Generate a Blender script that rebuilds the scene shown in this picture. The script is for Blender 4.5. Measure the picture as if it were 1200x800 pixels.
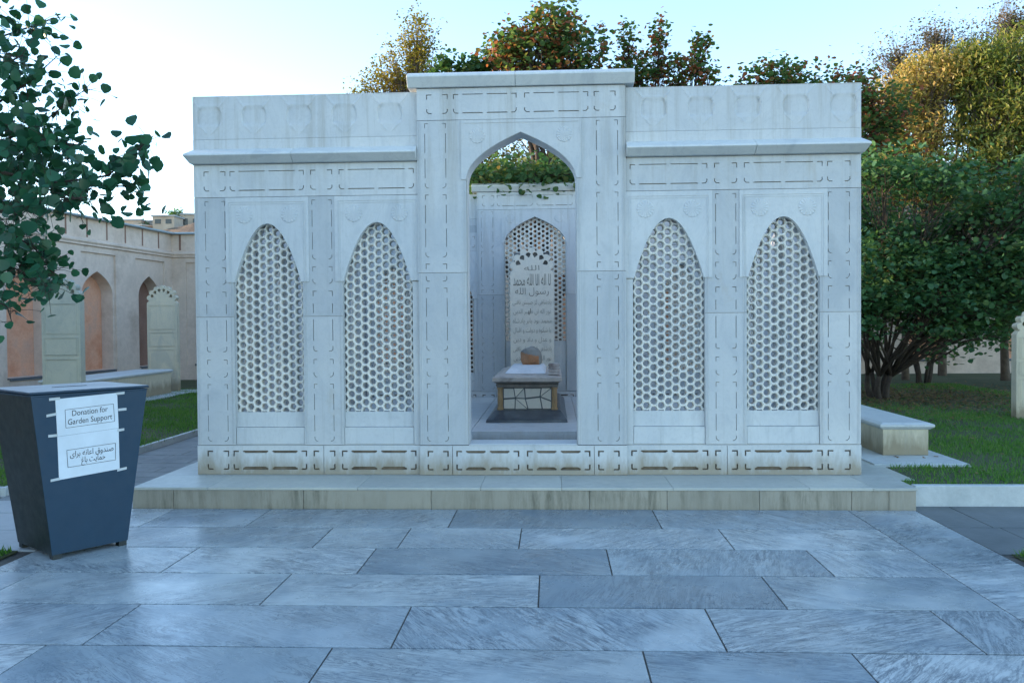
import bpy, math, random
import numpy as np
from mathutils import Vector, Matrix

R = math.radians
rng = np.random.default_rng(7)
random.seed(7)
for o in list(bpy.data.objects): bpy.data.objects.remove(o)
sc = bpy.context.scene
COL = sc.collection

# ------------------------------------------------------------------ camera
yaw, pitch, roll = .0483, -.0216, -.0082
cy_, sy_, cp_, sp_, cr_, sr_ = math.cos(yaw), math.sin(yaw), math.cos(pitch), math.sin(pitch), math.cos(roll), math.sin(roll)
fwd = Vector((-sy_*cp_, cy_*cp_, sp_)); rt = Vector((cy_, sy_, 0)); up = rt.cross(fwd)
r2 = rt*cr_ + up*sr_; u2 = -rt*sr_ + up*cr_
cam_d = bpy.data.cameras.new('camera'); cam = bpy.data.objects.new('camera', cam_d); COL.objects.link(cam)
m3 = Matrix((r2, u2, -fwd)).transposed()
cam.matrix_world = Matrix.Translation((.2827, -7.852, 1.6)) @ m3.to_4x4()
cam_d.sensor_width = 36; cam_d.lens = 36*987.3/1200; cam_d.clip_end = 3000; cam_d.clip_start = .05
sc.camera = cam

# ------------------------------------------------------------------ light
SUN_EL, SUN_AZ = R(7), R(-80)           # azimuth measured from +Y towards +X: behind the garden, to the left
world = bpy.data.worlds.new('World'); sc.world = world; world.use_nodes = True
wn = world.node_tree; wn.nodes.clear()
sky = wn.nodes.new('ShaderNodeTexSky'); sky.sky_type = 'NISHITA'; sky.sun_disc = False
sky.sun_elevation = SUN_EL; sky.sun_rotation = SUN_AZ
sky.altitude = 1800; sky.air_density = 1.0; sky.dust_density = .9; sky.ozone_density = 1.0
bg = wn.nodes.new('ShaderNodeBackground'); bg.inputs[1].default_value = .15
wo = wn.nodes.new('ShaderNodeOutputWorld')
wn.links.new(sky.outputs[0], bg.inputs[0]); wn.links.new(bg.outputs[0], wo.inputs[0])
sun_d = bpy.data.lights.new('sun', 'SUN'); sun = bpy.data.objects.new('sun', sun_d); COL.objects.link(sun)
sun_d.energy = 2.6; sun_d.angle = R(.5); sun_d.color = (1, .72, .45)
sdir = Vector((math.sin(SUN_AZ)*math.cos(SUN_EL), math.cos(SUN_AZ)*math.cos(SUN_EL), math.sin(SUN_EL)))
sun.rotation_euler = sdir.to_track_quat('Z', 'Y').to_euler()
sc.view_settings.view_transform = 'Standard'; sc.view_settings.look = 'None'
sc.view_settings.gamma = 1; sc.view_settings.use_curve_mapping = False
sc.view_settings.exposure = 2.36
sc.view_settings.use_white_balance = True; sc.view_settings.white_balance_temperature = 6050; sc.view_settings.white_balance_tint = 12
sc.render.engine = 'CYCLES'
sc.cycles.max_bounces = 6; sc.cycles.diffuse_bounces = 4; sc.cycles.glossy_bounces = 3
sc.cycles.transmission_bounces = 2; sc.cycles.transparent_max_bounces = 8
sc.cycles.use_denoising = True

# ------------------------------------------------------------------ materials
class NT:
    def __init__(s, name):
        s.m = bpy.data.materials.new(name); s.m.use_nodes = True
        s.t = s.m.node_tree; s.b = s.t.nodes['Principled BSDF']; s.out = s.t.nodes['Material Output']
    def n(s, typ, **kw):
        nd = s.t.nodes.new('ShaderNode'+typ)
        for k, v in kw.items():
            if k.startswith('i_'):
                key = k[2:]; key = int(key) if key.isdigit() else key.replace('_', ' ')
                nd.inputs[key].default_value = v
            else: setattr(nd, k, v)
        return nd
    def l(s, a, b): s.t.links.new(a, b)
    def ramp(s, fac, stops, interp='LINEAR'):
        r = s.n('ValToRGB'); r.color_ramp.interpolation = interp
        e = r.color_ramp.elements
        while len(e) < len(stops): e.new(.5)
        for i, (p, c) in enumerate(stops):
            e[i].position = p; e[i].color = (c[0], c[1], c[2], 1) if hasattr(c, '__len__') else (c, c, c, 1)
        s.l(fac, r.inputs[0]); return r.outputs[0]
    def mix(s, fac, a, b, mode='MIX'):
        m = s.n('MixRGB', blend_type=mode)
        for i, v in ((0, fac), (1, a), (2, b)):
            if hasattr(v, 'is_output') or hasattr(v, 'links'): s.l(v, m.inputs[i])
            elif i == 0: m.inputs[0].default_value = v
            else: m.inputs[i].default_value = (*v, 1) if len(v) == 3 else v
        return m.outputs[0]
    def noise(s, vec, scale, detail=6, rough=.6, dist=0):
        n = s.n('TexNoise', i_Scale=scale, i_Detail=detail, i_Roughness=rough, i_Distortion=dist)
        if vec is not None: s.l(vec, n.inputs['Vector'])
        return n.outputs['Fac']
    def coords(s, kind='Object'):
        return s.n('TexCoord').outputs[kind]
    def mapping(s, vec, scale=(1,1,1), rot=(0,0,0), loc=(0,0,0)):
        m = s.n('Mapping'); m.inputs['Scale'].default_value = scale; m.inputs['Rotation'].default_value = rot; m.inputs['Location'].default_value = loc
        s.l(vec, m.inputs['Vector']); return m.outputs[0]
    def math(s, op, a, b=0.0):
        m = s.n('Math', operation=op)
        for i, v in ((0, a), (1, b)):
            if hasattr(v, 'links'): s.l(v, m.inputs[i])
            else: m.inputs[i].default_value = v
        return m.outputs[0]
    def bump(s, h, strength=.3, dist=.01):
        b = s.n('Bump'); b.inputs['Strength'].default_value = strength; b.inputs['Distance'].default_value = dist
        s.l(h, b.inputs['Height']); s.l(b.outputs[0], s.b.inputs['Normal'])

def marble(name, base=(.60,.62,.63), vein=(.40,.43,.45), rough=.45, isl=.17, dirt=0, streak=0):
    n = NT(name); geo = n.n('NewGeometry'); pos = geo.outputs['Position']; rnd = geo.outputs['Random Per Island']
    off = n.n('VectorMath', operation='SCALE'); n.l(n.coords('Object'), off.inputs[0]); off.inputs[3].default_value = 1
    add = n.n('VectorMath', operation='ADD'); n.l(pos, add.inputs[0])
    cx = n.n('CombineXYZ'); n.l(n.math('MULTIPLY', rnd, 37.0), cx.inputs[0]); n.l(n.math('MULTIPLY', rnd, 91.0), cx.inputs[2]); n.l(cx.outputs[0], add.inputs[1])
    v = n.mapping(add.outputs[0], (1, 1, .55), (0, .5, .2))
    w = n.noise(v, 2.2, 9, .62, 1.2)
    vm = n.ramp(w, [(.34, .35), (.42, .03), (.5, .0), (.525, .2), (.55, .02), (.68, .35)])
    c = n.mix(vm, base, vein)
    cloud = n.ramp(n.noise(pos, 1.1, 6, .6), [(.32, (.88,.90,.93)), (.66, (1.05,1.04,1.03))])
    c = n.mix(1., c, cloud, 'MULTIPLY')
    tone = n.ramp(rnd, [(0, (1-isl, 1-isl*.9, 1-isl*.8)), (1, (1+isl*.4, 1+isl*.35, 1+isl*.25))])
    c = n.mix(1., c, tone, 'MULTIPLY')
    speck = n.ramp(n.noise(pos, 34, 3, .7), [(.25, (.88,.88,.87)), (.5, (1,1,1))])
    c = n.mix(.6, c, speck, 'MULTIPLY')
    if dirt:
        sep = n.n('SeparateXYZ'); n.l(pos, sep.inputs[0])
        hn = n.noise(n.mapping(pos, (3, 3, .8)), 2.5, 6, .7)
        low = n.ramp(n.math('ADD', sep.outputs[2], n.math('MULTIPLY', hn, -.45)), [(.0, 1.), (.17, 0.)])
        c = n.mix(n.math('MULTIPLY', low, dirt), c, (.27,.22,.14))
        # weathering runs coming down from joints and ledges
        run = n.ramp(n.noise(n.mapping(pos, (9, 9, .35)), 1.6, 6, .7), [(.56, 0.), (.74, 1.)])
        c = n.mix(n.math('MULTIPLY', run, .38), c, (.33,.35,.33))
    if dirt > .5:
        sp2 = n.n('SeparateXYZ'); n.l(pos, sp2.inputs[0])
        hi = n.ramp(n.noise(n.mapping(pos, (5, 5, .25)), 1.7, 7, .72), [(.5, 0.), (.66, 1.)])
        zb = n.n('MapRange'); n.l(sp2.outputs[2], zb.inputs[0]); zb.inputs[1].default_value = 2.3; zb.inputs[2].default_value = 3.2
        c = n.mix(n.math('MULTIPLY', n.math('MULTIPLY', hi, zb.outputs[0]), .42), c, (.30,.28,.22))
        rust = n.ramp(n.noise(n.mapping(pos, (1, 1, .6)), 3.1, 7, .7), [(.60, 0.), (.72, 1.)])
        c = n.mix(n.math('MULTIPLY', rust, .35), c, (.42,.36,.26))
    if streak:
        st = n.ramp(n.noise(n.mapping(pos, (7, 7, .9)), 2, 9, .75), [(.45, 0.), (.64, 1.)])
        st = n.math('MULTIPLY', st, n.ramp(n.noise(pos, 1.1, 4, .6), [(.42, .15), (.6, 1.)]))
        c = n.mix(n.math('MULTIPLY', st, streak), c, (.14,.13,.09))
    n.l(c, n.b.inputs['Base Color']); n.b.inputs['Roughness'].default_value = rough
    n.l(n.ramp(n.noise(pos, 12, 4), [(.3, rough-.08), (.7, rough+.12)]), n.b.inputs['Roughness'])
    n.bump(n.noise(pos, 60, 5, .7), .12, .004)
    return n.m

def slab_marble(name):
    n = NT(name); geo = n.n('NewGeometry'); pos = geo.outputs['Position']
    at = n.n('Attribute', attribute_name='slab'); rnd = at.outputs['Fac']
    add = n.n('VectorMath', operation='ADD'); n.l(pos, add.inputs[0])
    cx = n.n('CombineXYZ'); n.l(n.math('MULTIPLY', rnd, 57.0), cx.inputs[0]); n.l(n.math('MULTIPLY', rnd, 131.0), cx.inputs[1]); n.l(cx.outputs[0], add.inputs[1])
    rotv = n.n('VectorRotate', rotation_type='Z_AXIS'); n.l(add.outputs[0], rotv.inputs['Vector'])
    hsh = n.math('FRACT', n.math('MULTIPLY', rnd, 17.31)); n.l(n.math('MULTIPLY', n.math('SUBTRACT', hsh, .5), 3.0), rotv.inputs['Angle'])
    amt = n.ramp(n.math('FRACT', n.math('MULTIPLY', rnd, 41.7)), [(.15, .3), (.5, .8), (.9, 1.)])
    v = n.mapping(rotv.outputs[0], (.8, 4.6, 1))
    f = n.noise(v, 1.7, 12, .68, 1.6)
    band = n.ramp(f, [(.34, 0.), (.43, .1), (.475, .9), (.49, .15), (.53, .05), (.56, 1.), (.58, .15), (.66, .8)])
    fine = n.ramp(n.noise(n.mapping(rotv.outputs[0], (1.4, 8, 1)), 4.5, 10, .75, .8), [(.48, 0.), (.60, 1.)])
    msk = n.ramp(n.noise(rotv.outputs[0], 1.2, 4, .55), [(.38, .15), (.52, 1.)])
    base = n.ramp(rnd, [(0, (.25,.30,.33)), (.2, (.54,.58,.57)), (.42, (.31,.37,.40)), (.6, (.66,.69,.67)), (.8, (.40,.46,.49)), (1, (.58,.62,.62))])
    dark = n.mix(.93, base, (.030,.055,.09))
    c = n.mix(n.math('MULTIPLY', n.math('MULTIPLY', band, msk), .95), base, dark)
    c = n.mix(n.math('MULTIPLY', n.math('MULTIPLY', fine, msk), n.math('MULTIPLY', amt, .9)), c, dark)
    c = n.mix(n.ramp(n.noise(rotv.outputs[0], 2.2, 7, .6, .8), [(.42, 0.), (.66, .45)]), c, (.17,.24,.30))
    c = n.mix(n.ramp(n.noise(pos, 9, 8, .75), [(.55, 0.), (.75, .22)]), c, (.62,.66,.68))
    c = n.mix(n.ramp(n.noise(pos, 1.3, 5, .6), [(.35, .25), (.65, 0.)]), c, (.30,.31,.30))
    n.l(c, n.b.inputs['Base Color'])
    n.l(n.ramp(n.noise(pos, 2.6, 6, .65), [(.3, .18), (.7, .40)]), n.b.inputs['Roughness'])
    n.b.inputs['IOR'].default_value = 1.5
    n.bump(n.noise(pos, 5, 6, .6), .10, .01)
    return n.m

def rough_mat(name, c1, c2, scale=3, rough=.85, bumps=.3, bd=.01, c3=None):
    n = NT(name); pos = n.n('NewGeometry').outputs['Position']
    st = [(.3, c1), (.7, c2)] if c3 is None else [(.28, c1), (.5, c2), (.74, c3)]
    c = n.ramp(n.noise(pos, scale, 8, .65), st)
    c = n.mix(.5, c, n.ramp(n.noise(pos, scale*11, 4, .7), [(.3, (.8,.8,.8)), (.7, (1.08,1.08,1.08))]), 'MULTIPLY')
    n.l(c, n.b.inputs['Base Color']); n.b.inputs['Roughness'].default_value = rough
    n.bump(n.noise(pos, scale*14, 5, .7), bumps, bd)
    return n.m

def plain(name, c, rough=.5, metal=0, coat=0, even=.82):
    n = NT(name); pos = n.n('NewGeometry').outputs['Position']
    k = n.ramp(n.noise(pos, 7, 6, .65), [(.3, tuple(x*even for x in c)), (.7, tuple(min(1, x*1.06) for x in c))])
    n.l(k, n.b.inputs['Base Color'])
    n.l(n.ramp(n.noise(pos, 15, 4), [(.3, max(0, rough-.08)), (.7, rough+.1)]), n.b.inputs['Roughness'])
    n.b.inputs['Metallic'].default_value = metal
    if coat: n.b.inputs['Coat Weight'].default_value = coat
    return n.m

def leaf_mat(name, stops, trans=.35, rough=.5, clump=1.2):
    n = NT(name); geo = n.n('NewGeometry')
    f = n.math('ADD', n.math('MULTIPLY', geo.outputs['Random Per Island'], .55), n.math('MULTIPLY', n.noise(geo.outputs['Position'], clump, 3, .6), .75))
    f = n.math('SUBTRACT', f, .15)
    c = n.ramp(f, stops)
    n.l(c, n.b.inputs['Base Color']); n.b.inputs['Roughness'].default_value = rough
    n.b.inputs['Specular IOR Level'].default_value = .35
    tr = n.n('BsdfTranslucent'); n.l(n.mix(1., c, (1.2, 1.25, .7), 'MULTIPLY'), tr.inputs[0])
    mx = n.n('MixShader'); mx.inputs[0].default_value = trans
    n.l(n.b.outputs[0], mx.inputs[1]); n.l(tr.outputs[0], mx.inputs[2]); n.l(mx.outputs[0], n.out.inputs[0])
    return n.m

M = {}
M['marble'] = marble('white_marble', base=(.59,.605,.60), dirt=.8)
M['marble_panel'] = marble('panel_marble', base=(.61,.63,.625), isl=.06, dirt=.3)
M['jali'] = marble('screen_marble', base=(.76,.73,.65), vein=(.6,.58,.52), isl=.12, rough=.55)
M['cornice'] = marble('cornice_marble', base=(.66,.68,.66), isl=.05)  # base lightened to carry the ground bounce on the undersides
M['plinth'] = marble('plinth_marble', base=(.48,.49,.44), vein=(.33,.35,.33), rough=.4, isl=.14)
M['riser'] = marble('riser_marble', base=(.43,.42,.37), vein=(.27,.29,.25), rough=.5, isl=.15, dirt=.5, streak=.95)
M['grime'] = rough_mat('groove_grime', (.09,.07,.05), (.26,.21,.15), 6)
M['slit'] = rough_mat('groove_floor', (.20,.18,.14), (.38,.36,.30), 8)  # darker tone on the floors of the carved grooves
M['slab'] = slab_marble('paving_marble')
M['mortar'] = rough_mat('mortar', (.05,.045,.04), (.13,.12,.10), 5)
M['path'] = rough_mat('path_stone', (.15,.16,.16), (.27,.28,.27), 2.2, .7)
M['darkpath'] = rough_mat('dark_slate_paving', (.085,.10,.105), (.16,.18,.185), 1.3, .5)
M['lightpath'] = rough_mat('pale_path_stone', (.34,.36,.36), (.46,.47,.46), 1.6, .5)
M['kerb'] = rough_mat('pale_kerb_stone', (.42,.46,.46), (.60,.63,.62), 2.5, .6)
M['plaster'] = rough_mat('mauve_grey_plaster', (.44,.34,.27), (.66,.54,.45), .9, .9, c3=(.55,.45,.37))
M['salmon'] = rough_mat('salmon_plaster', (.60,.25,.13), (.72,.38,.24), 1.6, .9, c3=(.56,.36,.27))
M['brownniche'] = rough_mat('recess_shade_brown', (.20,.11,.08), (.28,.17,.13), 1.4, .9)  # brown stands for the dimness of the deeper niche and wall slits
M['cap'] = plain('blue_grey_cap', (.27,.36,.42), .4)
M['sill'] = rough_mat('dark_sill', (.08,.09,.10), (.14,.15,.16), 3, .7)
M['headstone'] = marble('grey_marble', base=(.68,.60,.44), vein=(.36,.37,.33), rough=.6, dirt=.9)
M['headstone_green'] = marble('green_grey_marble', base=(.54,.53,.42), vein=(.30,.34,.31), rough=.6, dirt=.2)
M['whitestone'] = marble('inscribed_marble', base=(.78,.73,.61), vein=(.55,.53,.47), rough=.55)
M['carve'] = rough_mat('carved_letters', (.10,.09,.07), (.20,.18,.14), 8)
M['ochre'] = rough_mat('ochre_stone', (.30,.19,.09), (.48,.33,.17), 9, .7, .5)
M['bluemarble'] = rough_mat('blue_black_marble', (.025,.035,.055), (.07,.085,.10), 2.2, .3, .1, c3=(.20,.22,.23))
M['moulding'] = rough_mat('weathered_moulding', (.10,.10,.09), (.32,.28,.23), 5, .6, .4)
M['tabletop'] = rough_mat('weathered_tabletop', (.15,.12,.10), (.50,.45,.40), 3.2, .5, c3=(.36,.31,.27))
M['whitecloth'] = rough_mat('white_slab', (.60,.62,.64), (.74,.76,.78), 3, .6)
M['rock_orange'] = rough_mat('orange_rock', (.36,.16,.07), (.62,.33,.17), 9, .8, .8, .02)
M['rock_grey'] = rough_mat('grey_rock', (.20,.20,.18), (.34,.34,.31), 6, .8, .8, .02)
M['binblue'] = plain('blue_painted_steel', (.002,.030,.066), .5, 0, 0, .97)
M['binblack'] = plain('dark_metal', (.010,.018,.020), .5)
M['binlid'] = rough_mat('mottled_lid', (.02,.035,.06), (.10,.13,.17), 2.2, .3, .2, c3=(.30,.33,.36))  # dark navy with paler blue-grey patches
M['paper'] = plain('white_paper', (.62,.68,.74), .6, 0, 0, .93)
M['tape'] = plain('frosted_tape', (.50,.54,.56), .35)
M['ink'] = plain('black_ink', (.015,.02,.03), .6)
M['bark'] = rough_mat('dark_bark', (.035,.026,.02), (.085,.065,.05), 9, .9, .6, .02)
M['barkpale'] = rough_mat('grey_brown_bark', (.09,.07,.055), (.18,.14,.11), 9, .9, .6, .02)
M['soil'] = rough_mat('lawn_soil', (.04,.06,.02), (.08,.09,.04), 1.2, .95, .5, .02)
M['earth'] = rough_mat('dusty_earth', (.16,.13,.09), (.26,.21,.15), .3, .95)
M['hill'] = rough_mat('dry_hillside', (.09,.075,.055), (.20,.155,.115), .6, .95, .8, .5, c3=(.13,.115,.08))
M['house1'] = rough_mat('mud_plaster', (.40,.32,.24), (.52,.43,.34), .6, .9)
M['house2'] = rough_mat('grey_house_wall', (.30,.31,.31), (.42,.42,.41), .6, .9)
M['windark'] = plain('dark_window', (.04,.05,.06), .2)
M['leaf_near'] = leaf_mat('near_leaf', [(0, (.010,.040,.025)), (.4, (.022,.10,.055)), (.75, (.04,.13,.065)), (1, (.07,.15,.06))], .3, .35, 2)
M['leaf_shrub'] = leaf_mat('shrub_leaf', [(0, (.035,.085,.045)), (.35, (.06,.15,.07)), (.68, (.10,.20,.085)), (.82, (.14,.20,.07)), (.92, (.24,.09,.05)), (1, (.26,.11,.06))], .4, .4)
M['leaf_red'] = leaf_mat('red_green_leaf', [(0, (.05,.10,.05)), (.45, (.09,.17,.06)), (.60, (.17,.19,.06)), (.68, (.30,.10,.055)), (1, (.36,.14,.09))], .5, .5, 1.6)
M['leaf_arch'] = leaf_mat('warm_green_leaf', [(0, (.045,.11,.05)), (.5, (.075,.16,.06)), (.8, (.15,.16,.05)), (1, (.22,.10,.04))], .4, .5, 1.4)
M['leaf_yellow'] = leaf_mat('yellow_leaf', [(0, (.10,.12,.02)), (.4, (.20,.18,.03)), (.8, (.32,.24,.04)), (1, (.28,.14,.04))], .4, .5, 1.6)
M['leaf_bamboo'] = leaf_mat('yellow_green_leaf', [(0, (.07,.11,.02)), (.35, (.13,.18,.035)), (.6, (.22,.23,.05)), (.85, (.30,.24,.08)), (1, (.32,.22,.10))], .35, .5, .55)
M['leaf_tan'] = leaf_mat('tan_leaf', [(0, (.14,.16,.04)), (.35, (.28,.26,.06)), (.65, (.42,.32,.10)), (.88, (.46,.28,.11)), (1, (.42,.18,.06))], .35, .5, .8)
M['leaf_sparse'] = leaf_mat('sparse_leaf', [(0, (.10,.13,.07)), (.5, (.17,.15,.09)), (1, (.28,.14,.12))], .3, .6, 1)
M['grass'] = leaf_mat('grass_blade', [(0, (.045,.13,.025)), (.5, (.10,.23,.04)), (.85, (.17,.28,.06)), (1, (.20,.20,.07))], .4, .5, .9)
M['litter'] = leaf_mat('dry_leaf', [(0, (.10,.06,.03)), (.5, (.20,.12,.05)), (1, (.30,.20,.09))], .1, .8, 2)

# ------------------------------------------------------------------ building helpers
class MB:
    def __init__(s): s.v = []; s.f = []; s.mi = []; s.cur = 0
    def add(s, vs, fs):
        o = len(s.v); s.v += [tuple(p) for p in vs]; s.f += [tuple(i+o for i in f) for f in fs]; s.mi += [s.cur]*len(fs)
    def box(s, x0, x1, y0, y1, z0, z1, cut=0):
        s.add([(x0,y0,z0),(x1,y0,z0),(x1,y1,z0),(x0,y1,z0),(x0,y0,z1),(x1,y0,z1),(x1,y1,z1),(x0,y1,z1)],
              [(0,3,2,1),(4,5,6,7),(0,1,5,4),(1,2,6,5),(2,3,7,6),(3,0,4,7)])
    def extr_x(s, prof, x0, x1, inset0=0, inset1=0):
        """profile of (y, z) extruded along x; optional mitred ends that run out with -y"""
        n = len(prof)
        a = [(x0 - inset0*(-p[0]), p[0], p[1]) for p in prof]; b = [(x1 + inset1*(-p[0]), p[0], p[1]) for p in prof]
        s.add(a+b, [tuple(range(n))[::-1], tuple(range(n, 2*n))] + [(i, (i+1) % n, n+(i+1) % n, n+i) for i in range(n)])
    def frustum(s, b, t, z0, z1):
        """b, t = (x0,x1,y0,y1)"""
        s.add([(b[0],b[2],z0),(b[1],b[2],z0),(b[1],b[3],z0),(b[0],b[3],z0),(t[0],t[2],z1),(t[1],t[2],z1),(t[1],t[3],z1),(t[0],t[3],z1)],
              [(0,3,2,1),(4,5,6,7),(0,1,5,4),(1,2,6,5),(2,3,7,6),(3,0,4,7)])
    def tube(s, pts, rad, seg=7):
        pts = [Vector(p) for p in pts]; n = len(pts); vs = []
        for i, p in enumerate(pts):
            d = (pts[min(i+1, n-1)] - pts[max(i-1, 0)]).normalized()
            a = d.cross(Vector((.31, .17, .93))).normalized(); b = d.cross(a)
            for k in range(seg):
                t = 2*math.pi*k/seg; vs.append(p + (a*math.cos(t)+b*math.sin(t))*rad[i])
        fs = [(i*seg+k, i*seg+(k+1) % seg, (i+1)*seg+(k+1) % seg, (i+1)*seg+k) for i in range(n-1) for k in range(seg)]
        fs += [tuple(range(seg))[::-1], tuple(range((n-1)*seg, n*seg))]
        s.add(vs, fs)
    def lathe(s, prof, c=(0,0), seg=16):
        vs = [(c[0]+r*math.cos(2*math.pi*k/seg), c[1]+r*math.sin(2*math.pi*k/seg), z) for r, z in prof for k in range(seg)]
        n = len(prof)
        fs = [(i*seg+k, i*seg+(k+1) % seg, (i+1)*seg+(k+1) % seg, (i+1)*seg+k) for i in range(n-1) for k in range(seg)]
        fs += [tuple(range(seg))[::-1], tuple(range((n-1)*seg, n*seg))]
        s.add(vs, fs)
    def plate(s, loops, y0, y1):
        """filled 2-D outline with holes in the x-z plane, from y0 (front) to y1 (back)"""
        cu = bpy.data.curves.new('c', 'CURVE'); cu.dimensions = '2D'; cu.fill_mode = 'BOTH'; cu.extrude = (y1-y0)/2
        for lp in loops:
            sp = cu.splines.new('POLY'); sp.points.add(len(lp)-1); sp.use_cyclic_u = True
            for i, (x, z) in enumerate(lp): sp.points[i].co = (x, z, 0, 1)
        ob = bpy.data.objects.new('c', cu); COL.objects.link(ob)
        dg = bpy.context.evaluated_depsgraph_get(); dg.update()
        me = bpy.data.meshes.new_from_object(ob.evaluated_get(dg))
        yc = (y0+y1)/2
        s.add([(v.co.x, yc - v.co.z, v.co.y) for v in me.vertices], [tuple(p.vertices) for p in me.polygons])
        bpy.data.objects.remove(ob); bpy.data.curves.remove(cu); bpy.data.meshes.remove(me)
    def text(s, body, size, x, z, y, font_x=1, thick=.002, align='CENTER', fit=None, thin=0.):
        cu = bpy.data.curves.new('c', 'FONT'); cu.body = body; cu.size = size; cu.align_x = align; cu.extrude = thick/2; cu.resolution_u = 3; cu.offset = thin
        ob = bpy.data.objects.new('c', cu); COL.objects.link(ob)
        dg = bpy.context.evaluated_depsgraph_get(); dg.update()
        me = bpy.data.meshes.new_from_object(ob.evaluated_get(dg))
        xs = [v.co.x for v in me.vertices] or [0, 1]
        k = (fit/(max(xs)-min(xs))) if fit else font_x; mid = (max(xs)+min(xs))/2 if fit else 0
        s.add([((v.co.x-mid)*k+x, y - v.co.z, v.co.y+z) for v in me.vertices], [tuple(p.vertices) for p in me.polygons])
        bpy.data.objects.remove(ob); bpy.data.curves.remove(cu); bpy.data.meshes.remove(me)
    def mesh(s, name, mats):
        me = bpy.data.meshes.new(name); me.from_pydata(s.v, [], s.f)
        mats = mats if isinstance(mats, (list, tuple)) else [mats]
        for m in mats: me.materials.append(m)
        if len(mats) > 1: me.polygons.foreach_set('material_index', s.mi)
        me.update(); return me
    def build(s, name, mats, parent=None, bevel=0, smooth=False, weld=False):
        ob = bpy.data.objects.new(name, s.mesh(name, mats)); COL.objects.link(ob)
        if parent: ob.parent = parent
        if bevel:
            b = ob.modifiers.new('bevel', 'BEVEL'); b.width = bevel; b.segments = 2; b.limit_method = 'ANGLE'; b.angle_limit = R(35)
        if smooth: ob.data.polygons.foreach_set('use_smooth', [True]*len(ob.data.polygons))
        return ob

def empty(name, loc=(0,0,0), rz=0, label=None, cat=None, group=None, parent=None):
    o = bpy.data.objects.new(name, None); COL.objects.link(o); o.location = loc; o.rotation_euler.z = rz
    o.empty_display_size = .2
    if parent: o.parent = parent
    return tag(o, label, cat, group)
def tag(o, label=None, cat=None, group=None, kind=None):
    if label: o['label'] = label
    if cat: o['category'] = cat
    if group: o['group'] = group
    if kind: o['kind'] = kind
    return o
def place(name, me, parent, loc=(0,0,0), rz=0, bevel=0):
    o = bpy.data.objects.new(name, me); COL.objects.link(o); o.parent = parent; o.location = loc; o.rotation_euler.z = rz
    if bevel:
        b = o.modifiers.new('bevel', 'BEVEL'); b.width = bevel; b.segments = 2; b.limit_method = 'ANGLE'; b.angle_limit = R(35)
    return o

# ------------------------------------------------------------------ ground, pavement, paths
def sheet(name, x0, x1, y0, y1, z, mat, kind='structure', thick=.0):
    b = MB()
    if thick: b.box(x0, x1, y0, y1, z-thick, z)
    else: b.add([(x0,y0,z),(x1,y0,z),(x1,y1,z),(x0,y1,z)], [(0,1,2,3)])
    return tag(b.build(name, mat), kind=kind)
sheet('ground', -900, 900, -400, 1500, -.03, M['earth'])

def slabs(name, rects, z, th, mat, gap=.0045, bevel=.002):
    vs, fs, val = [], [], []
    for (x0, x1, y0, y1) in rects:
        o = len(vs); t = rng.random(); dz = rng.normal(0, .0006)
        g = gap; c = bevel; gy = gap*1.7
        for (i, zz) in ((0, z-th), (0, z+dz-c), (c, z+dz)):
            vs += [(x0+g+i,y0+gy+i,zz),(x1-g-i,y0+gy+i,zz),(x1-g-i,y1-gy-i,zz),(x0+g+i,y1-gy-i,zz)]
        for k in (0, 4):
            for j in range(4): fs.append((o+k+j, o+k+(j+1) % 4, o+k+4+(j+1) % 4, o+k+4+j))
        fs.append((o+8, o+9, o+10, o+11)); val += [t]*9
    me = bpy.data.meshes.new(name); me.from_pydata(vs, [], fs); me.materials.append(mat)
    a = me.attributes.new('slab', 'FLOAT', 'FACE'); a.data.foreach_set('value', val)
    ob = bpy.data.objects.new(name, me); COL.objects.link(ob); return tag(ob, kind='structure')

rowY = [-.64, -1.30, -1.90, -2.52, -3.13, -3.75, -4.36, -4.97, -5.58, -6.19, -6.8, -7.41, -8.02, -8.63, -9.24, -9.85, -10.46]
joints = [[-3.04, -2.18, -.55, 1.12], [-1.46, -.84, .03, 1.55], [-2.28, -.99, .65, 2.04], [-3.1, -1.41, .19, 1.58], [-2.1, -.53, 1.12, 2.35], [-2.28, -.82, .71, 1.71]]
rects = []
for i in range(len(rowY)-1):
    if i < len(joints): js = [-3.43] + joints[i] + [2.76]
    else:
        js = [-3.43]; x = -3.43 + random.uniform(.5, 1.6)
        while x < 2.3: js.append(x); x += random.uniform(1.0, 1.75)
        js.append(2.76)
    js = [j for j in js if j >= -3.43]
    js = sorted(set(js))
    for a, b in zip(js[:-1], js[1:]): rects.append((a, b, rowY[i+1], rowY[i]))
by = [-.64, -2.2, -3.7, -5.1, -6.6, -8.1, -10.46]
for a, b in zip(by[:-1], by[1:]): rects.append((2.76, 3.32, b, a))
slabs('marble_pavement', rects, .0, .03, M['slab'])
sheet('pavement_bedding', -3.44, 3.33, -10.47, -.64, -.006, M['mortar'])
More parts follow.
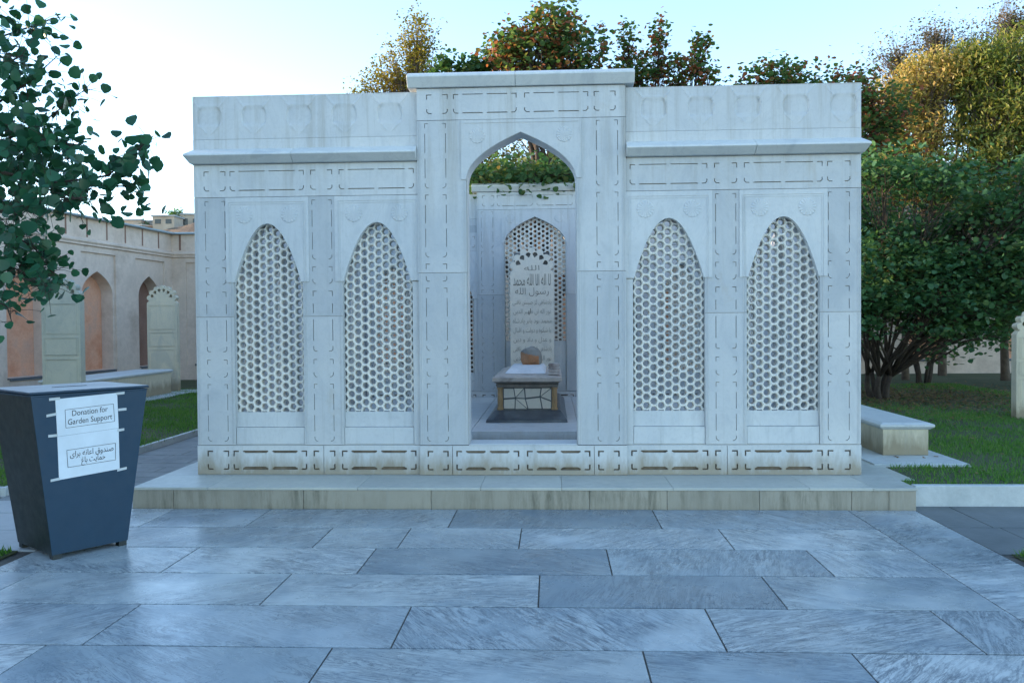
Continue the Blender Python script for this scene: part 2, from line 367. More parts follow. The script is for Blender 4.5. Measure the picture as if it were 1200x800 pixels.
# paths and verges left and right
def grid_rects(x0, x1, y0, y1, w, h, jit=.3):
    out = []; y = y0
    while y < y1-.01:
        yy = min(y+h, y1); x = x0 - random.random()*w*.7
        while x < x1-.01:
            ww = w*(1+random.uniform(-jit, jit)); a, b = max(x, x0), min(x+ww, x1)
            if b-a > .03: out.append((a, b, y, yy))
            x += ww
        y = yy
    return out
slabs('garden_path', grid_rects(-4.93, -3.44, -.3, 14, .75, .3), -.004, .03, M['path'])
slabs('pale_cross_path', grid_rects(-9.5, -3.44, -2.0, -.3, 1.1, .6), -.004, .03, M['lightpath'])
slabs('dark_cross_path', grid_rects(3.33, 13, -1.97, -.45, 1.6, .76), -.006, .03, M['darkpath'])
slabs('paved_apron', [(3.355,3.62,.05,.78)]+grid_rects(3.355, 4.50, .78, 7.2, 1.17, .9), .125, .03, M['plinth'])
sheet('path_bedding', -30, 30, -11, 15.8, -.016, M['mortar'])

# ------------------------------------------------------------------ lawns
def lawn(name, x0, x1, y0, y1, z, thick=.1):
    b = MB(); b.box(x0, x1, y0, y1, z-thick, z); return tag(b.build(name, M['soil']), kind='structure')
lawn('left_lawn_soil', -11.3, -4.99, -.02, 15.9, .05)
lawn('right_lawn_soil', 3.36, 24, -.36, 15.9, .12, .15)
lawn('near_left_verge_soil', -9.5, -3.56, -9, -2.02, .0, .01)
lawn('near_right_verge_soil', 3.40, 13, -9, -1.98, .0, .01)
def mesh_np(name, V, F, mat):
    """V (n,k,3) polygons, F = list of index tuples within one instance"""
    n, k, _ = V.shape; me = bpy.data.meshes.new(name)
    me.vertices.add(n*k); me.vertices.foreach_set('co', V.reshape(-1).astype(np.float32))
    loops, starts, tot, c = [], [], [], 0
    base = (np.arange(n)*k)[:, None]
    arrs = [base + np.array(f)[None, :] for f in F]
    idx = np.concatenate([a for a in arrs], axis=1).reshape(-1)
    lens = np.tile(np.array([len(f) for f in F]), n); st = np.concatenate([[0], np.cumsum(lens)[:-1]])
    me.loops.add(len(idx)); me.loops.foreach_set('vertex_index', idx.astype(np.int32))
    me.polygons.add(len(lens)); me.polygons.foreach_set('loop_start', st.astype(np.int32)); me.polygons.foreach_set('loop_total', lens.astype(np.int32))
    me.materials.append(mat); me.update(calc_edges=True); me.validate()
    ob = bpy.data.objects.new(name, me); COL.objects.link(ob); return ob
def grass(name, n, x0, x1, y0, y1, z, hgt=.05, keep=None, wid=.006):
    P = np.stack([rng.uniform(x0, x1, n), rng.uniform(y0, y1, n)], 1)
    if keep is not None: P = P[keep(P)]
    n = len(P); a = rng.uniform(0, 2*np.pi, n); h = hgt*rng.uniform(.5, 1.3, n); lean = rng.normal(0, .35, (n, 2))*h[:, None]
    dx = np.stack([np.cos(a), np.sin(a)], 1)*wid*rng.uniform(.7, 1.4, n)[:, None]
    V = np.zeros((n, 3, 3)); V[:, 0, :2] = P-dx; V[:, 1, :2] = P+dx; V[:, 2, :2] = P+lean; V[:, :2, 2] = z; V[:, 2, 2] = z+h
    return tag(mesh_np(name, V, [(0, 1, 2)], M['grass']), 'short green lawn grass '+name.replace('_', ' '), 'grass', kind='stuff')
def bare(P, f=1.): return rng.random(len(P)) < .62+.5*np.sin(P[:, 0]*2.1+1.3*np.sin(P[:, 1]*1.7))*np.sin(P[:, 1]*2.6+P[:, 0])*f
def near_shrub(P): return bare(P) & ( rng.random(len(P)) > np.clip(1.5-np.hypot(P[:, 0]-6.9, (P[:, 1]-9.2)*.8)/2.6, 0, .93))
g = grass('lawn_grass', 110000, -9.9, -4.93, 0, 12.5, .045, .05, lambda P: bare(P)); g['label'] = 'mown green lawn grass on the left, beyond the grey path'
g = grass('lawn_grass', 150000, 3.37, 9.5, -.39, 12, .115, .05, lambda P: near_shrub(P) & ~((P[:, 0] < 4.50) & (P[:, 1] > .80)) & ~((P[:, 0] < 3.64) & (P[:, 1] > .03+.1*np.sin(P[:, 0]*9)))); g['label'] = 'mown green lawn grass on the right, in front of the dark shrub'
g = grass('lawn_grass', 14000, -5.2, -3.58, -4.5, -2.03, 0, .045); g['label'] = 'small patch of grass by the foot of the blue donation box'
g = grass('lawn_grass', 14000, 3.42, 5.0, -4.2, -2.0, 0, .045); g['label'] = 'grass verge beyond the dark paving at the lower right'
# dry leaves under the shrub and blown about
n = 5200; P = np.stack([rng.normal(6.9, 1.9, n), rng.normal(8.6, 1.5, n)], 1); P = P[(P[:, 0] > 4.7) & (P[:, 1] > 4.6)]
P = np.concatenate([P, np.stack([rng.uniform(3.6, 10, 260), rng.uniform(-.3, 9, 260)], 1)]); n = len(P)
a = rng.uniform(0, 6.28, n); s = .032*rng.uniform(.6, 1.3, n); V = np.zeros((n, 4, 3))
for i, (ca, r_) in enumerate(((0, 1), (1.57, .7), (3.14, 1), (4.71, .7))):
    V[:, i, 0] = P[:, 0]+np.cos(a+ca)*s*r_; V[:, i, 1] = P[:, 1]+np.sin(a+ca)*s*r_; V[:, i, 2] = .13+rng.uniform(0, .025, n)
P = None
tag(mesh_np('leaf_litter', V, [(0, 1, 2, 3)], M['litter']), 'dry brown fallen leaves under the dark shrub', 'fallen leaves', kind='stuff')

# kerbs
b = MB()
for i, (x0, x1) in enumerate(((3.40, 5.9), (5.905, 8.9), (8.905, 12), (12.005, 18))): b.box(x0, x1, -.45, -.365, -.02, .17)
tag(b.build('pale_kerb', M['kerb'], bevel=.006), kind='structure')
b = MB(); y = -.1
while y < 14: b.box(-4.99, -4.935, y, y+1.19, -.02, .075); y += 1.2
b.box(-9.5, -4.995, -.1, -.03, -.02, .075)
tag(b.build('thin_lawn_kerb', M['kerb'], bevel=.004), kind='structure')

# ------------------------------------------------------------------ marble enclosure
def arch_pts(hw, z0, zs, za, p, cx=0, n=14, kind='power'):
    """closed loop: bottom-left, up, pointed arch, down"""
    pts = [(cx-hw, z0)]
    ts = np.linspace(1, 0, n)**1.6
    L = []
    for t in ts:
        w = t**.49 if kind == 'power' else 1-(1-t)**p
        L.append((w*hw, za-(za-zs)*t))
    pts += [(cx-w, z) for w, z in L]; pts += [(cx+w, z) for w, z in L[::-1][1:]]; pts.append((cx+hw, z0))
    return pts
def rect(x0, x1, z0, z1): return [(x0,z0),(x1,z0),(x1,z1),(x0,z1)]
def slit(xa, xb, z, t, c=None, upw=True):
    c = t*.9 if c is None else c
    return [(xa+c*.2, z), (xb-c*.2, z), (xb+0, z+t*.45), (xb-c, z+t), (xa+c, z+t), (xa, z+t*.45)] if upw else [(xa, z+t*.55), (xa+c, z), (xb-c, z), (xb, z+t*.55), (xb-c*.2, z+t), (xa+c*.2, z+t)]
def corner(x, z, sx, sz, a, h, t, hook):
    c = hook
    p = [(0,0),(a,0),(a,t),(t+hook,t),(t,t+hook),(t,h),(0,h)] if hook < .005 else [(c,0),(a,0),(a,t),(c+.4*t,t),(t,c+.4*t),(t,h),(0,h),(0,c)]
    p = [(x+sx*px, z+sz*pz) for px, pz in p]
    return p if sx*sz > 0 else p[::-1]
def cart(x0, x1, z0, z1, t, a, h, n, tb=None, vert=False, hook=.012):
    """broken-line cartouche: four hooked corners and n slits along the two long sides"""
    tb = tb or t
    out = [corner(x0,z0,1,1,a,h,t,hook*1.6), corner(x1,z0,-1,1,a,h,t,hook*1.6), corner(x0,z1,1,-1,a,h,t,.001), corner(x1,z1,-1,-1,a,h,t,.001)]
    if n and not vert:
        g = .034; L = (x1-x0-2*a-g*(n+1))/n
        for i in range(n):
            xa = x0+a+g+i*(L+g)
            out.append(slit(xa, xa+L, z0, tb)); out.append(slit(xa, xa+L, z1-tb*.8, tb*.8, upw=False))
    if n and vert:
        g = .05; L = (z1-z0-2*h-g*(n+1))/n
        for i in range(n):
            za = z0+h+g+i*(L+g)
            out.append(rect(x0, x0+t, za, za+L)); out.append(rect(x1-t, x1, za, za+L))
    return out

D = .25     # wall thickness
def mb_plate(loops, y0, y1, backing=None, backmat=True):
    b = MB(); b.plate(loops, y0, y1)
    if backing:
        b.cur = 1; b.box(*backing); b.cur = 0
    return b
jali_cache = {}
def jali_mesh(hw, z0, zs, za, kind):
    key = (round(hw,3), z0, kind)
    if key in jali_cache: return jali_cache[key]
    px, pz = .0682, .0787; Rr = pz/math.sqrt(3); cells = []
    def inside(x, z, m):
        if abs(x) > hw+m or z < z0-m or z > za+m: return False
        if z <= zs: return True
        t = (za-z)/(za-zs)
        if t <= 0: return abs(x) < m
        w = (t**.49 if kind == 'power' else 1-(1-t)**2.1)*hw
        return abs(x) < w+m*1.25
    nc = int(hw/px)+2
    for i in range(-nc, nc+1):
        z = z0 + (pz/2 if i % 2 else 0) + .008
        while z < za+.05:
            if inside(i*px, z, .034): cells.append((i*px, z))
            z += pz
    def ring(rad, hexa, y):
        out = []
        for k in range(12):
            a = math.pi*k/6
            r = rad if (not hexa or k % 2 == 0) else rad*math.cos(math.pi/6)
            out.append((r*math.cos(a), y, r*math.sin(a)))
        return out
    T = np.array(ring(Rr, True, .0)+ring(Rr*.80, True, .002)+ring(.0305, False, .012)+ring(.0250, False, .070)+ring(Rr, True, .070))
    F = []
    for q in range(4):
        for k in range(12): F.append((q*12+k, q*12+(k+1) % 12, (q+1)*12+(k+1) % 12, (q+1)*12+k))
    C = np.array([(x, .050, z) for x, z in cells])
    V = C[:, None, :] + T[None, :, :]
    ob = mesh_np('jali', V, F, M['jali']); me = ob.data; bpy.data.objects.remove(ob)
    jali_cache[key] = me; return me

def relief_mesh(x0, x1, z0, z1, first, pitch=.430):
    """parapet face with shallow carved battlement forms"""
    nx, nz = int((x1-x0)/.0125), int((z1-z0)/.0125); xs = np.linspace(x0, x1, nx+1); zs = np.linspace(z0, z1, nz+1)
    X, Z = np.meshgrid(xs, zs)
    u = (X-first)/pitch; u = u-np.round(u); u = np.abs(u*pitch)          # distance from the centre of each hollow
    zc = z0+.215                                                           # middle of the vase
    dz = Z-zc
    # outline of the hollow: bulging vase in the middle, spreading above, closing below
    W = np.where(dz > 0, .118-.035*np.clip(dz/.09, 0, 1)**2+.17*np.clip((dz-.09)/.10, 0, 1)**1.5, .118*np.sqrt(np.clip(1-(np.clip(-dz, 0, .17)/.172)**2, 0, 1)))
    edge = np.clip((W-u)/.016+.3, 0, 1); edge = edge*edge*(3-2*edge)
    amp = .020*np.exp(-(dz/.082)**6)
    scoop = .25+.75*np.clip(u/np.maximum(W, .01), 0, 1)**2
    Y = edge*amp*scoop
    up_ = np.clip((dz-.06)/.03, 0, 1)*np.clip((.20-dz)/.02, 0, 1); dn_ = np.clip((-dz-.06)/.03, 0, 1)*np.clip((.17+dz)/.02, 0, 1)
    Y = Y - .0045*up_*np.exp(-((u-(.085+(dz-.07)*.75))/.011)**2) - .0045*dn_*np.exp(-((u-(.105-(-dz-.07)*.9))/.011)**2)
    # small joggle of the ridge line so the merlon tips read as cusps
    Y = Y + .003*np.clip((dz-.10)/.02, 0, 1)*(u < .085+(dz-.07)*.75)
    Y = np.where(Z < z0+.03, 0, Y); Y[-1] = 0; Y[0] = 0
    V = [(float(X[j, i]), float(Y[j, i]), float(Z[j, i])) for j in range(nz+1) for i in range(nx+1)]
    F = [(j*(nx+1)+i, j*(nx+1)+i+1, (j+1)*(nx+1)+i+1, (j+1)*(nx+1)+i) for j in range(nz) for i in range(nx)]
    return V, F

MESHES = {}
def get(key, fn):
    if key not in MESHES: MESHES[key] = fn()
    return MESHES[key]

def build_wall(parent, loc, rz, half, door, inner=True, label=None):
    """half = half length. door: the middle arch is an open doorway, else filled with a screen above a panel"""
    W = empty('wall', loc, rz, parent=parent)
    if label: W['label'] = label
    full = abs(half-3.1) < .01
    wc = (1.358, 2.400) if full else (1.33, 2.33)
    hw, zs, za = .328, 1.975, 2.553
    pw = .965
    # body
    loops = [[(-half,.185),(half,.185),(half,3.24),(pw,3.24),(pw,3.80),(-pw,3.80),(-pw,3.24),(-half,3.24)]]
    for c in wc:
        for sx in (-1, 1): loops.append(arch_pts(hw, .47, zs, za, 2, cx=sx*c))
    loops.append(arch_pts(.507, .463, 2.92, 3.361, 2.1, kind='fc'))
    def body():
        b = MB(); b.plate(loops, .022, D-.022)
        b.cur = 1; return b.mesh('masonry', [M['marble'], M['slit']])
    place('masonry', get(('body', full), body), W)
    # portal facing blocks, both faces (a few cm proud)
    def pilaster(w0, w1, z0, z1, units, bw, seam=None, y=0, edge=True):
        lp = [rect(w0, w1, z0, z1)]; cxm = bw[0]
        for (a, bz) in units:
            n = 0 if bz-a < .25 else 2
            lp += cart(bw[0], bw[1], a, bz, .0055, .034, .045, n, vert=True)
        b = MB(); b.plate(lp, y, y+.014)
        b.cur = 1; b.box(w0+.001, w1-.001, y+.0142, .0218 if y >= 0 else .021, z0+.001, z1-.001); b.cur = 0
        return b
    U = [(.50, 1.044), (1.108, 1.277), (1.35, 1.92), (1.987, 2.148), (2.215, 2.775)]
    Uu = [(.50, 1.044), (1.108, 1.277), (1.35, 1.935), (1.995, 2.16), (2.22, 2.80), (2.86, 3.46)]
    def split(w0, w1, units, bw, top, zseam, y):
        b = MB()
        lows = [u for u in units if u[1] < zseam]; his = [u for u in units if u[0] > zseam]
        mids = [u for u in units if not (u[1] < zseam or u[0] > zseam)]
        # the seam crosses one cartouche: give it to the upper stone, cut above the seam
        for rng_, us in (((.468, zseam-.002), lows), ((zseam+.002, top), his)):
            lp = [rect(w0, w1, *rng_)]
            for (a, bz) in us:
                n = 0 if bz-a < .25 else 2
                lp += cart(bw[0], bw[1], a, bz, .0055, .034, .045, n, vert=True)
            for (a, bz) in mids:
                t = .0065
                if rng_[0] > 1: 
                    lp += [corner(bw[0], bz, 1, -1, .038, .05, t, .001), corner(bw[1], bz, -1, -1, .038, .05, t, .001)]
                    lp += [rect(bw[0], bw[0]+t, zseam+.03, bz-.12), rect(bw[1]-t, bw[1], zseam+.03, bz-.12)] if bz-.13 > zseam+.03 else []
                else:
                    lp += [corner(bw[0], a, 1, 1, .038, .05, t, .015), corner(bw[1], a, -1, 1, .038, .05, t, .015)]
                    lp += [rect(bw[0], bw[0]+t, a+.10, zseam-.03), rect(bw[1]-t, bw[1], a+.10, zseam-.03)] if a+.13 < zseam-.03 else []
            b.plate(lp, y, y+.014)
        b.cur = 1; b.box(w0+.002, w1-.002, y+.0145, .0215, .47, top-.002); b.cur = 0
        for xf in ((w0+.012, w0+.026, w1-.016, w1-.030) if w1-w0 > .3 else (w0+.010, w1-.014)):
            b.box(xf, xf+.005, y-.0035, y-.0003, .475, zseam-.006); b.box(xf, xf+.005, y-.0035, y-.0003, zseam+.006, min(top-.006, 2.92 if w1-w0 > .3 and abs(xf) < .6 else 9))
        return b
    iw = 1.0; pin = (2.028, 1.758) if full else (2.0-.012, 1.66+.012)
    out_in = 2.73 if full else 2.662; 
    e1 = wc[1]-hw; e0 = wc[0]+hw; ei = wc[0]-hw; eo = wc[1]+hw
    def face_set(tagk, flip):
        """all the stones laid on one face; flip: they are turned to the inner face"""
        fl = (0, D, 0) if flip else (0, 0, 0); frz = math.pi if flip else 0
        hh = half if not flip or not full else half-.25
        def put(name, key, fn, bevel=0, mats=None):
            me = get((tagk, full, flip and full, key), lambda: fn().mesh(name, mats or [M['marble'], M['slit']]))
            return place(name, me, W, fl, frz, bevel)
        # corner and middle pilasters (between the window openings)
        for sx in (-1, 1):
            def f(sx=sx):
                a, c = sorted((sx*(eo+.004), sx*hh)); m0, m1 = sorted((sx*(eo+.075), sx*(eo+.27)))
                return split(a, c, U, (m0, m1) if abs(hh) > eo+.28 else (a+.02, c-.02), 2.806, 1.681, .0)
            put('pilaster', ('po', sx), f)
            def f(sx=sx):
                a, c = sorted((sx*(e0+.004), sx*(e1-.004))); m = (a+c)/2
                return split(a, c, U, (m-.095, m+.095), 2.806, 1.681, .0)
            put('pilaster', ('pm', sx), f)
            def f(sx=sx):
                a, c = sorted((sx*.511, sx*pw)); m = sx*.795
                return split(a, c, Uu, (m-.1, m+.1), 3.484, 2.075, -.028)
            put('pilaster', ('pp', sx), f)
            def f(sx=sx):   # narrow stone between portal and the inner window
                b = MB(); a, c = sorted((sx*(pw+.003), sx*(ei-.004))); b.box(a, c, .004, .0218, .468, 2.0); return b
            put('jamb_stone', ('js', sx), f)
            # frieze over the windows
            def f(sx=sx):
                a, c = sorted((sx*(pw+.003), sx*hh)); lp = [rect(a, c, 2.811, 3.115)]
                sq1 = (eo+.172 if full or True else 0); mid = (e0+e1)/2
                for cen, ww, n in ((wc[0], .355, 2), (wc[1], .355, 2), (mid, .105, 0), (eo+.172, .105, 0)):
                    x0, x1 = sx*cen-ww, sx*cen+ww
                    if min(x0, x1) < a+.01 or max(x0, x1) > c-.01:
                        x0, x1 = max(x0, a+.03), min(x1, c-.03)
                        if x1-x0 < .13: continue
                    lp += cart(x0, x1, 2.868, 3.055, .008, .05, .045, n, tb=.0095)
                b = MB(); b.plate(lp, 0, .014); b.cur = 1; b.box(a+.001, c-.001, .0142, .0216, 2.813, 3.113); b.cur = 0
                return b
            put('frieze', ('fr', sx), f)
            def f(sx=sx):
                a, c = sorted((sx*(pw+.003), sx*hh)); lp = [rect(a, c, .188, .462)]
                mid = (e0+e1)/2
                for cen, ww, n in ((wc[0], .355, 2), (wc[1], .355, 2), (mid, .105, 0), (eo+.172, .105, 0)):
                    x0, x1 = sx*cen-ww, sx*cen+ww
                    if min(x0, x1) < a+.01 or max(x0, x1) > c-.01:
                        x0, x1 = max(x0, a+.03), min(x1, c-.03)
                        if x1-x0 < .13: continue
                    lp += cart(x0, x1, .232, .415, .014, .055, .055, n, tb=.030, hook=.006)
                lp.append(rect(sx*1.885-.0025, sx*1.885+.0025, .192, .458))
                b = MB(); b.plate(lp, -.012, .010); b.cur = 1; b.box(a+.001, c-.001, .0103, .0216, .19, .46); b.cur = 0
                return b
            put('base_course', ('bc', sx), f, mats=[M['marble'], M['grime']])
        def f():
            lp = [rect(-pw, pw, 3.488, 3.778)]
            for cen, ww, n in ((-.33, .295, 2), (.33, .295, 2), (-.775, .1, 0), (.775, .1, 0)):
                lp += cart(cen-ww, cen+ww, 3.545, 3.725, .008, .05, .045, n, tb=.0095)
            b = MB(); b.plate(lp, -.030, -.014); b.cur = 1; b.box(-pw+.001, pw-.001, -.0138, .0216, 3.49, 3.776); b.cur = 0
            return b
        put('frieze', 'frp', f)
        def f():
            lp = [rect(-pw, pw, .188, .462)]
            for cen, ww, n in ((-.33, .295, 2), (.33, .295, 2), (-.795, .1, 0), (.795, .1, 0)):
                lp += cart(cen-ww, cen+ww, .232, .415, .014, .055, .055, n, tb=.030, hook=.006)
            lp += [rect(q-.0025, q+.0025, .192, .458) for q in (-.66, .66)]
            b = MB(); b.plate(lp, -.042, -.020); b.cur = 1; b.box(-pw+.001, pw-.001, -.0197, .0216, .19, .46); b.cur = 0
            return b
        put('base_course', 'bcp', f, mats=[M['marble'], M['grime']])
        # window panels with arch cut and thin inner line, rosettes
        def f():
            hwp = .397; lp = [rect(-hwp, hwp, 2.008, 2.805), None]
            ar = arch_pts(hw+.002, 1.9, zs, za+.004, 2)
            # outline that steps: panel with open bottom where the arch continues
            out = [(-hwp, 2.008)]
            t0 = 1-(2.008-zs)/(za+.004-zs); wl = (t0**.49)*hw+.002
            pts = [(-wl, 2.008)]+[p for p in arch_pts(hw+.002, 1.9, zs, za+.004, 2, n=18)[1:-1] if p[1] > 2.008]+[(wl, 2.008)]
            poly = [(-hwp, 2.008)] + pts + [(hwp, 2.008), (hwp, 2.805), (-hwp, 2.805)]
            b = MB(); b.plate([poly], -.010, .0218)
            gx = hwp-.028
            # two thin raised fillets framing the panel
            for k, (ins, zz) in enumerate(((.030, 2.765), (.048, 2.745))):
                b.box(-hwp+ins, hwp-ins, -.014+k*.001, -.0099, zz-.006, zz)
                b.box(-hwp+ins, -hwp+ins+.006, -.014+k*.001, -.0099, 2.01, zz-.0065)
                b.box(hwp-ins-.006, hwp-ins, -.014+k*.001, -.0099, 2.01, zz-.0065)
            return b
        def fr():
            b = MB(); n = 16; vs = [(0, -.0185, 0)]; rim = []
            for k in range(n*2):
                a = math.pi*k/n; r = .077 if k % 2 == 0 else .071
                vs.append((r*math.cos(a), -.0165 if k % 2 == 0 else -.0135, r*math.sin(a)))
            for k in range(n*2):
                a = math.pi*k/n; vs.append((0.081*math.cos(a), -.0098, .081*math.sin(a)))
            fs = [(0, 1+k, 1+(k+1) % (2*n)) for k in range(2*n)]
            fs = [f_[::-1] for f_ in fs] + [(1+k, 1+(k+1) % (2*n), 1+2*n+(k+1) % (2*n), 1+2*n+k)[::-1] for k in range(2*n)]
            b.add(vs, fs)
            return b
        for sx in (-1, 1):
            for c in wc:
                x = sx*c
                me = get(('panel',), lambda: f().mesh('window_panel', [M['marble_panel']]))
                o = place('window_panel', me, W, (x, 0, 0) if not flip else (-x, D, 0), frz)
                rm = get(('ros',), lambda: fr().mesh('rosette', [M['marble_panel']]))
                for dx in (-.215, .215):
                    place('rosette', rm, W, ((x+dx), 0, 2.640) if not flip else (-x+dx, D, 2.640), frz)
                def fs():
                    b = MB(); b.box(-hw-.001, hw+.001, .012, .0212, .47, .632); return b
                def fs2():
                    b = MB(); b.box(-hw+.001, hw-.001, .012, .055, .472, .630); b.box(-hw+.001, hw-.001, .04, .10, .634, .775); return b
                me = get(('sillp',), lambda: fs2().mesh('sill_panel', [M['marble_panel']]))
                place('sill_panel', me, W, (x, 0, 0) if not flip else (-x, D, 0), frz)
        # spandrel stone of the portal
        def f():
            pts = [p for p in arch_pts(.510, 2.8, 2.92, 3.365, 2.1, kind='fc', n=18)[1:-1]]
            poly = [(-.556, 2.935), (-.512, 2.935)] + [p for p in pts if p[1] > 2.94] + [(.512, 2.935), (.556, 2.935), (.556, 3.482), (-.556, 3.482)]
            b = MB(); b.plate([poly], -.041, -.0285)
            b.box(-.53, .53, -.0450, -.0409, 3.452, 3.459)
            return b
        put('spandrel', 'spn', f)
        def f():   # stone above the pilasters' inner strips, behind the spandrel
            pts = [p for p in arch_pts(.508, 2.8, 2.92, 3.362, 2.1, kind='fc', n=18)[1:-1]]
            poly = [(-.509, 2.93)] + [p for p in pts if p[1] > 2.935] + [(.509, 2.93), (.509, 3.484), (-.509, 3.484)]
            b = MB(); b.plate([poly], -.0283, .0217); return b
        put('spandrel', 'spn2', f)
        for sx in (-1, 1):
            put('rosette', ('rp', sx), lambda sx=sx: _ros(fr(), sx*.40, 3.335, -.031))
        # cornices
        def corn(x0, x1, m0, m1):
            b = MB(); prof = [(.021, 3.119), (-.045, 3.122), (-.125, 3.185), (-.118, 3.203), (-.004, 3.262), (.021, 3.262)]
            b.extr_x(prof, x0, x1, m0, m1); return b
        return put, corn
    def _ros(b, x, z, y):
        b.v = [(p[0]*.9+x, p[1]+y, p[2]*.9+z) for p in b.v]; return b
    put, corn = face_set('f', False)
    if full:
        for sx in (-1, 1):
            def f(sx=sx):
                xs = sorted((sx*(pw+.005), sx*half)); mid = sum(xs)/2 + (-.1 if sx < 0 else .1)
                b = corn(xs[0], mid-.0015, .42 if sx < 0 else 0, 0); c2 = corn(mid+.0015, xs[1], 0, .42 if sx > 0 else 0)
                b.add(c2.v, c2.f); return b
            put('cornice', ('co', sx), f, bevel=.004, mats=[M['cornice']])
    else:
        for sx in (-1, 1):
            def f(sx=sx):
                xs = sorted((sx*(pw+.005), sx*(half+.245))); b = corn(xs[0], xs[1], 0, 0); b.v = [(p[0], p[1]*.4 if p[1] < 0 else p[1], p[2]) for p in b.v]; return b
            put('cornice', ('co', sx), f, bevel=.004, mats=[M['cornice']])
    # portal coping
    def f():
        b = MB()
        prof = [(-.031, 3.784), (-.060, 3.784), (-.118, 3.868), (-.112, 3.888), (-.03, 3.925), (D+.03, 3.925), (D+.112, 3.888), (D+.118, 3.868), (D+.060, 3.784), (D+.031, 3.784)]
        for a, c in ((-1.045, -.046), (-.043, 1.045)): b.extr_x(prof, a, c)
        return b
    put('coping', 'coping', f, bevel=.004, mats=[M['cornice']])
    # parapets with carved relief on the outer face
    for sx in (-1, 1):
        def f(sx=sx):
            h2 = half if full else half+.226
            x0, x1 = sorted((sx*(pw+.004), sx*h2)); b = MB()
            V, F = relief_mesh(x0, x1, 3.355, 3.76, sx*1.225 if full else sx*1.25)
            b.add(V, F)
            V2 = [(x0,.02,3.265),(x1,.02,3.265)]
            b.box(x0, x1, -.004, D-.05, 3.243, 3.352)
            # back and rim of the upper slab
            b.add([(x0,0,3.355),(x1,0,3.355),(x1,0,3.76),(x0,0,3.76),(x0,D-.05,3.355),(x1,D-.05,3.355),(x1,D-.05,3.76),(x0,D-.05,3.76)],
                  [(4,7,6,5),(3,2,6,7),(0,3,7,4),(1,5,6,2),(0,4,5,1)])
            return b
        put('parapet', ('pa', sx), f, mats=[M['marble']])
    if inner: face_set('f', True)
    # portal body thickening between the two faces
    # screens
    for sx in (-1, 1):
        for c in wc: place('jali_screen', jali_mesh(hw, .775, zs, za, 'power'), W, (sx*c, 0, 0))
    if not door:
        place('jali_screen', jali_mesh(.507, 1.31, 2.92, 3.361, 'fc'), W, (0, .07, 0))
        def f():
            b = MB(); b.box(-.505, .505, .02, .23, .464, 1.30); b.box(-.43, .43, .23, .242, .54, 1.22); b.box(-.43, .43, .008, .02, .54, 1.22); return b
        place('screen_panel', get('scp', lambda: f().mesh('screen_panel', [M['marble_panel']])), W, bevel=.003)
    else:
        def f():
            b = MB(); b.box(-.505, .505, -.040, D+.012, .4635, .476); return b
        place('threshold', get('thr', lambda: f().mesh('threshold', [M['marble_panel']])), W, bevel=.003)
    return W

ENC = empty('marble_enclosure', (0, 0, 0), 0, 'white marble tomb enclosure with four pointed latticed windows and an open central arch', 'tomb enclosure')
build_wall(ENC, (0, 0, 0), 0, 3.1, True, inner=False)
build_wall(ENC, (0, 6.45, 0), math.pi, 3.1, False, inner=True)
build_wall(ENC, (-3.1, 3.225, 0), -math.pi/2, 2.972, False, inner=False)
build_wall(ENC, (3.1, 3.225, 0), math.pi/2, 2.972, False, inner=False)
# plinth: stones laid round, riser blocks with their own tone
b = MB(); jx = [-3.43, -3.06, -1.90, -.78, .59, 1.25, 2.03, 2.80, 3.11, 3.335]
for a, c in zip(jx[:-1], jx[1:]):
    b.cur = 1; b.box(a+.0015, c-.0015, -.625, -.585, -.02, .160)
    b.cur = 0
for a, c in zip([-3.43, -2.75, -1.42, -.35, .35, 1.30, 2.45, 2.98], [-2.75, -1.42, -.35, .35, 1.30, 2.45, 2.98, 3.345]):
    b.box(a+.001, c-.001, -.632, -.05, .1605, .185)
b.box(-3.425, 3.33, -.584, 7.1, -.02, .160)
for y in range(6):
    b.box(-3.43, -3.02, -.0485+y*1.19, -.0515+(y+1)*1.19, .1605, .185); b.box(3.02, 3.345, -.0485+y*1.19, -.0515+(y+1)*1.19, .1605, .185)
b.box(-3.018, 3.018, -.0485, 7.1, .1605, .1845)
b.build('plinth', [M['plinth'], M['riser']], ENC, bevel=.004)

# ------------------------------------------------------------------ inside: platform, grave, headstone, rock
b = MB()
b.box(-2.83, 2.83, .262, 1.66, .186, .285)
xs = [-2.8, -1.75, -.62, .54, 1.6, 2.8]
for a, c in zip(xs[:-1], xs[1:]): b.box(a+.002, c-.002, 1.66, 1.70, .20, .352)
xs = [-2.8, -1.3, -.66, .58, 1.9, 2.8]
ys = [1.665, 2.4, 3.3, 4.3, 5.2, 6.17]
for a, c in zip(xs[:-1], xs[1:]):
    for y0, y1 in zip(ys[:-1], ys[1:]): b.box(a+.003, c-.003, y0+.003, y1-.003, .30, .374)
b.box(-2.79, 2.79, 1.702, 6.16, .20, .355)
tag(b.build('grave_platform', M['marble_panel'], bevel=.004), 'low stepped white marble platform inside the enclosure under the grave', 'platform')

G = empty('grave', (-.045, 2.5, .374), 0, 'weathered marble grave with ochre corner posts and a dark blue base', 'grave')
b = MB(); b.frustum((-.505,.505,0,3.1), (-.50,.50,.005,3.095), .0, .035); b.frustum((-.50,.50,.005,3.095), (-.415,.42,.30,2.9), .0355, .125)
b.build('base_slab', M['bluemarble'], G, bevel=.005)
